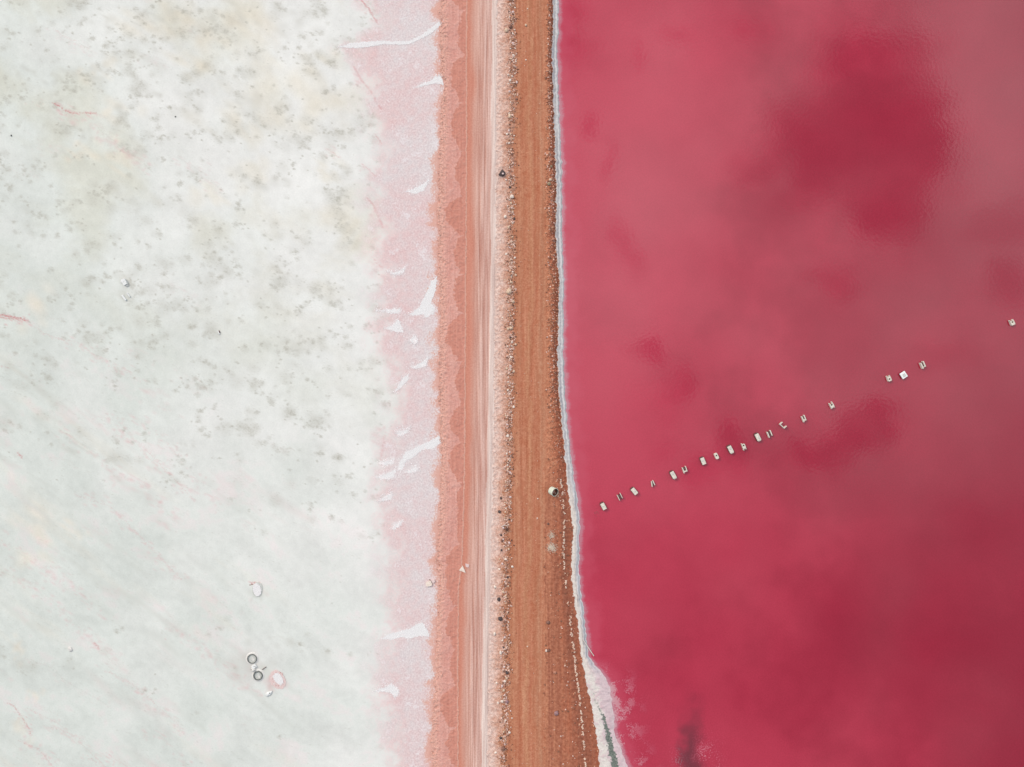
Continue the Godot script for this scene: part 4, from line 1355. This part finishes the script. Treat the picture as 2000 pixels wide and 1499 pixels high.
func build_rubble() -> void:
	var cream := Color(0.62, 0.44, 0.36)
	var pinkish := Color(0.62, 0.42, 0.35)
	var tan := Color(0.48, 0.26, 0.165)
	var brown := Color(0.22, 0.095, 0.058)
	var dark := Color(0.09, 0.045, 0.034)
	var red := Color(0.42, 0.17, 0.10)
	var clump := FastNoiseLite.new()
	clump.seed = 44
	clump.frequency = 0.03
	clump.fractal_octaves = 3
	var verge := func() -> Vector2:
		var y := rng.randf_range(-155, 1655)
		var a := along("rubble", y)
		var b := along("road", y)
		for k in 6:
			var t := clampf(rng.randfn(0.85, 0.11), 0.0, 1.06)
			var x := lerpf(a, b, t)
			if rng.randf() < 0.5 + clump.get_noise_2d(x, y) * 1.6:
				return Vector2(x, y)
			y = clampf(y + rng.randf_range(-20, 20), -155, 1655)
		return Vector2(lerpf(a, b, 0.8), y)
	var pale_verge := func() -> Vector2:
		var y := rng.randf_range(-155, 1655)
		var t := clampf(rng.randfn(0.5, 0.26), 0.0, 1.0)
		return Vector2(lerpf(along("rubble", y), along("road", y), t), y)
	var edge := func() -> Vector2:
		var y := rng.randf_range(-155, 1655)
		return Vector2(along("road", y) + rng.randfn(-2.0, 5.0), y)
	var bank := func() -> Vector2:
		var y := rng.randf_range(-155, 1655)
		if y > 900.0 and rng.randf() < 0.6:
			y -= 850.0
		var t := clampf(rng.randfn(0.62, 0.3), 0.0, 0.98)
		return Vector2(lerpf(along("bank", y), along("shore", y), t), y)
	var road := func() -> Vector2:
		var y := rng.randf_range(-155, 1655)
		return Vector2(lerpf(along("road", y), along("bank", y), rng.randf()), y)
	scatter("verge_rubble", 5200, verge, 1.0, 3.9, [cream, pinkish, pinkish, tan, tan, pinkish, red, brown])
	scatter("pale_rubble", 2600, pale_verge, 0.8, 2.6, [cream, cream, pinkish, pinkish, cream])
	scatter("dark_clods", 2200, edge, 1.0, 3.4, [brown, red, tan, brown, red, dark])
	scatter("bank_clods", 4600, bank, 1.0, 3.8, [red, tan, brown, red, brown, pinkish])
	scatter("road_pebbles", 420, road, 0.7, 1.7, [cream, pinkish, tan, brown, pinkish])
	# dried foam along the bank: a broken line of crumbs
	var foam := func() -> Vector2:
		while true:
			var y := 1655.0 - 720.0 * pow(rng.randf(), 0.8)
			if clump.get_noise_2d(300.0, y * 3.0) > -0.12:
				return Vector2(along("foam", y) + rng.randfn(0, 0.7) + clump.get_noise_1d(y * 4.0) * 3.0, y)
		return Vector2.ZERO
	scatter("dried_foam", 3200, foam, 0.9, 2.7, [Color(0.66, 0.47, 0.36), Color(0.66, 0.53, 0.44), Color(0.58, 0.37, 0.27)])
	var chips := func() -> Vector2:
		if rng.randf() < 0.3:
			return Vector2(1077 + rng.randfn(0, 3.2), 1045 + rng.randfn(0, 4.0))
		return Vector2(1076 + rng.randfn(0, 4.6) + 1.0, 1068 + rng.randfn(0, 4.2))
	scatter("grey_gravel", 800, chips, 0.7, 1.6, [Color(0.5, 0.45, 0.38), Color(0.56, 0.46, 0.36), Color(0.42, 0.4, 0.36), Color(0.66, 0.5, 0.38)])
	var lip := func() -> Vector2:
		var y := rng.randf_range(-155, 1655)
		return Vector2(along("ledge", y) + absf(rng.randfn(2.0, 6.0)), y)
	scatter("crust_crumbs", 2400, lip, 0.8, 2.6, [Color(0.62, 0.37, 0.29), Color(0.68, 0.45, 0.37), Color(0.58, 0.33, 0.26)])
	var around: Array = plates()
	var grains := func() -> Vector2:
		var o: Array = around[rng.randi() % around.size()][0]
		var k := 2 * (rng.randi() % (o.size() / 2))
		var k2 := (k + 2) % o.size()
		var t := rng.randf()
		return Vector2(lerpf(o[k], o[k2], t) + rng.randfn(-0.6, 1.5 + 4.5 * pow(rng.randf(), 3.0)), lerpf(o[k + 1], o[k2 + 1], t) + rng.randfn(-1.0, 1.5 + 4.0 * pow(rng.randf(), 3.0)))
	scatter("salt_grains", 9000, grains, 0.5, 2.2, [Color(0.76, 0.74, 0.74), Color(0.74, 0.69, 0.69), Color(0.7, 0.62, 0.62)], 0.3)
	# the largest stones one by one
	var where: Array = [[57, "the brown rounded rock"], [121, "the white road pebble"], [188, "the reddish bank stone"], [231, "the long pale rock"], [285, "the second scoop mark"], [342, "the dark boulder"], [387, "the cracked pale rock"], [426, "the white stone pair"], [469, "the reddish shore rock"], [520, "the crescent salt plate"], [571, "the large pale rock"], [642, "the pale rock over soil"], [705, "the pointed salt plate"], [790, "the bird-shaped salt plate"], [870, "the largest salt plate"], [957, "the open drum"], [998, "the black triangular rock"], [1030, "the bleached branch"], [1068, "the grey gravel"], [1110, "the triangular slab"], [1168, "the upper black rock"], [1206, "the round black rock"], [1271, "the tall white stone"], [1330, "the white swirl stone"], [1389, "the purple rock"], [1466, "the ring-shaped stone"]]
	var kinds: Array = [["cream salt", "cream"], ["tan stone", "tan"], ["pink salt", "pinkish"], ["brown rock", "brown"], ["dark rock", "blackish"]]
	var made := 0
	var seen: Array[Vector2] = []
	while made < 230:
		var y := rng.randf_range(4, 1495)
		var low := smoothstep(700.0, 1100.0, y)
		var t := clampf(rng.randfn(0.84, 0.11), 0.2, 1.05)
		var p := Vector2(lerpf(along("rubble", y), along("road", y), t), y)
		var free := clump.get_noise_2d(p.x, p.y) > -0.25
		for q in seen:
			if q.distance_to(p) < 6.5:
				free = false
		if not free:
			continue
		seen.append(p)
		var pick := rng.randf()
		var kind: Array = kinds[0] if pick < 0.36 - 0.2 * low else kinds[1] if pick < 0.62 - 0.2 * low else kinds[2] if pick < 0.78 - 0.1 * low else kinds[3] if pick < 0.97 - 0.03 * low else kinds[4]
		var s := lerpf(3.0, 6.4, pow(rng.randf(), 1.7)) * S
		var o := part("rubble_stone", stone_meshes[rng.randi() % 6], mats[kind[0]], self)
		o.scale = Vector3(s * rng.randf_range(0.85, 1.2), s * 0.8, s * rng.randf_range(0.85, 1.25))
		o.position = on_ground(p.x, p.y) + Vector3.UP * s * 0.15
		o.rotation.y = rng.randf() * TAU
		var mark: Array = where[0]
		for q in where:
			if absf(q[0] - y) < absf(mark[0] - y):
				mark = q
		var off := y - float(mark[0])
		var side := "level with" if absf(off) < 13.0 else "just above" if off < 0.0 else "just below"
		tag(o, "%s %s stone in the road-edge rubble, %s %s" % ["tiny" if s < 3.6 * S else "small" if s < 4.6 * S else "middling" if s < 5.4 * S else "bigger", kind[1], side, mark[1]], "stone", "rubble stones along the road's left edge")
		made += 1


# ------------------------------------------------------------------ all
func _ready() -> void:
	rng.seed = 20240
	var cam := Camera3D.new()
	cam.name = "camera"
	cam.position = Vector3(0, H, 0)
	cam.rotation_degrees = Vector3(-90, 0, 0)
	cam.fov = rad_to_deg(2.0 * atan(749.5 * S / H))
	cam.near = 0.5
	cam.far = 4000.0
	add_child(cam)
	var env := Environment.new()
	env.background_mode = Environment.BG_SKY
	env.sky = make_sky()
	env.background_energy_multiplier = 1.0
	env.tonemap_mode = Environment.TONE_MAPPER_LINEAR
	env.tonemap_exposure = 1.6
	env.sdfgi_enabled = true
	env.ssao_enabled = true
	env.ssil_enabled = true
	var we := WorldEnvironment.new()
	we.name = "environment"
	we.environment = env
	add_child(we)
	var sun := DirectionalLight3D.new()
	sun.name = "sun"
	sun.light_energy = 0.42
	sun.light_color = Color(1.0, 0.95, 0.885)
	sun.light_angular_distance = 18.0
	sun.shadow_enabled = true
	add_child(sun)
	sun.look_at_from_position(Vector3(-40, 44, -30), Vector3.ZERO)

	# lines that run down the picture: [py, px, ...]
	curve("crust", [0, 700, 50, 740, 92, 668, 130, 692, 190, 716, 250, 732, 300, 738, 350, 716, 400, 718, 450, 732, 500, 726, 550, 738, 600, 732, 640, 726, 700, 748, 750, 766, 800, 768, 850, 748, 900, 740, 950, 736, 1000, 742, 1050, 746, 1100, 750, 1150, 752, 1200, 764, 1250, 746, 1300, 736, 1350, 736, 1400, 746, 1450, 750, 1499, 766])
	curve("ledge", [0, 860, 60, 859, 150, 863, 166, 869, 185, 864, 240, 859, 300, 858, 420, 855, 600, 858, 750, 857, 850, 860, 900, 863, 960, 860, 1020, 858, 1100, 852, 1132, 862, 1150, 856, 1199, 855, 1300, 851, 1350, 848, 1450, 843, 1499, 844])
	curve("graded", [0, 912, 300, 912, 600, 910, 750, 909, 900, 908, 1000, 906, 1100, 903, 1150, 896, 1350, 895, 1499, 895])
	curve("cream", [0, 960, 300, 959, 600, 957, 900, 951, 1100, 947, 1199, 945, 1350, 941, 1499, 940])
	curve("rubble", [0, 971, 300, 969, 600, 967, 900, 963, 1100, 959, 1199, 957, 1350, 954, 1499, 952])
	curve("road", [0, 1002, 100, 1008, 150, 1007, 300, 1004, 500, 1004, 750, 1003, 900, 1000, 1000, 996, 1199, 995, 1350, 993, 1499, 990])
	curve("bank", [0, 1066, 300, 1064, 400, 1064, 600, 1067, 800, 1069, 900, 1066, 1000, 1064, 1499, 1064])
	curve("shore", [0, 1080, 75, 1078, 100, 1076, 150, 1078, 300, 1083, 350, 1085, 450, 1085, 500, 1086, 545, 1091, 600, 1090, 700, 1088, 750, 1090, 800, 1094, 850, 1098, 900, 1103, 960, 1109, 1000, 1114, 1040, 1119, 1080, 1116, 1120, 1115, 1150, 1118, 1199, 1125, 1240, 1130, 1300, 1138, 1350, 1148, 1400, 1159, 1450, 1166, 1499, 1170])
	curve("water", [0, 1091, 72, 1091, 84, 1087, 150, 1090, 300, 1096, 340, 1098, 352, 1097, 450, 1098, 500, 1099, 545, 1102, 600, 1100, 700, 1101, 750, 1103, 800, 1106, 850, 1110, 900, 1116, 960, 1125, 1000, 1131, 1030, 1133, 1060, 1131, 1120, 1131, 1199, 1140, 1240, 1145, 1280, 1150, 1300, 1162, 1325, 1185, 1350, 1193, 1400, 1199, 1430, 1201, 1450, 1207, 1470, 1215, 1499, 1228])
	curve("foam", [900, 1090, 960, 1098, 1000, 1101, 1050, 1101, 1080, 1100, 1140, 1105, 1199, 1112, 1260, 1119, 1320, 1126, 1390, 1135, 1450, 1140, 1499, 1142])
	curve("pool", [1340, 1156, 1370, 1163, 1400, 1178, 1420, 1184, 1450, 1190, 1480, 1198, 1520, 1206])
	curve("pool_width", [1335, -6, 1350, 0.6, 1385, 0.9, 1405, 3.5, 1440, 5.0, 1480, 6.5, 1520, 6.5])
	rough("ledge", 0.05, 6.0, 1)
	rough("graded", 0.04, 1.6, 2)
	rough("cream", 0.01, 2.0, 3)
	rough("rubble", 0.05, 4.0, 4)
	rough("road", 0.035, 7.0, 5)
	rough("bank", 0.03, 5.0, 6)
	rough("shore", 0.06, 3.6, 7)
	rough("water", 0.05, 3.4, 8)

	for q in [["bleached concrete", 0.5, 0.46, 0.39, 0.72, 0.68, 0.6], ["wet concrete", 0.07, 0.03, 0.03, 0.15, 0.075, 0.07], ["sunken concrete", 0.17, 0.03, 0.035, 0.3, 0.07, 0.085], ["white paint", 0.68, 0.7, 0.68, 0.8, 0.82, 0.82],
			["plate salt", 0.6, 0.585, 0.585, 0.74, 0.73, 0.73], ["white salt", 0.6, 0.61, 0.6, 0.76, 0.77, 0.76], ["pale salt", 0.5, 0.49, 0.46, 0.7, 0.68, 0.65], ["grey salt", 0.42, 0.43, 0.4, 0.56, 0.57, 0.54], ["pink salt", 0.56, 0.42, 0.4, 0.68, 0.55, 0.53], ["red salt", 0.36, 0.12, 0.12, 0.56, 0.28, 0.26],
			["cream salt", 0.6, 0.5, 0.43, 0.76, 0.66, 0.58], ["tan stone", 0.46, 0.32, 0.22, 0.66, 0.5, 0.38], ["brown rock", 0.13, 0.06, 0.045, 0.28, 0.14, 0.1], ["dark rock", 0.04, 0.028, 0.028, 0.1, 0.07, 0.068], ["purple rock", 0.2, 0.11, 0.12, 0.34, 0.2, 0.2],
			["olive rock", 0.2, 0.16, 0.1, 0.36, 0.28, 0.18], ["red soil", 0.3, 0.13, 0.08, 0.48, 0.22, 0.15], ["rust", 0.06, 0.03, 0.022, 0.2, 0.08, 0.05], ["dark steel", 0.08, 0.085, 0.08, 0.18, 0.19, 0.175], ["green enamel", 0.46, 0.5, 0.4, 0.62, 0.66, 0.56], ["bleached wood", 0.52, 0.47, 0.42, 0.7, 0.65, 0.6]]:
		mottled(q[0], Color(q[1], q[2], q[3]).linear_to_srgb(), Color(q[4], q[5], q[6]).linear_to_srgb())
	var loose := StandardMaterial3D.new()
	loose.resource_name = "loose stone"
	loose.vertex_color_use_as_albedo = true
	loose.roughness = 0.9
	mats["loose stone"] = loose
	for k in 6:
		stone_meshes.append(stone_shape(100 + k))

	# the ground
	var salt_tex := paint_salt()
	var way_tex := paint_way()
	structure("salt_flat", salt_mesh(), painted("salt crust", salt_tex, 2.5, 0.75, 0.8))
	var soil := painted("causeway soil", way_tex, 7.0, 0.9, 0.735)
	var rows := rows_of(2)
	structure("embankment", strip("ledge", "graded", 26, rows), soil)
	structure("graded_track", strip("graded", "cream", 24, rows), soil)
	structure("pale_track", strip("cream", "rubble", 6, rows), soil)
	structure("rubble_verge", strip("rubble", "road", 20, rows), soil)
	structure("dirt_road", strip("road", "bank", 30, rows), soil)
	structure("road_bank", strip("bank", "shore", 20, rows), soil)
	structure("salt_shore", strip("shore", "water", 14, rows, 24.0), soil)
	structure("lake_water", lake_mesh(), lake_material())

	build_jetty()
	build_salt_things()
	build_way_things()
	build_rubble()
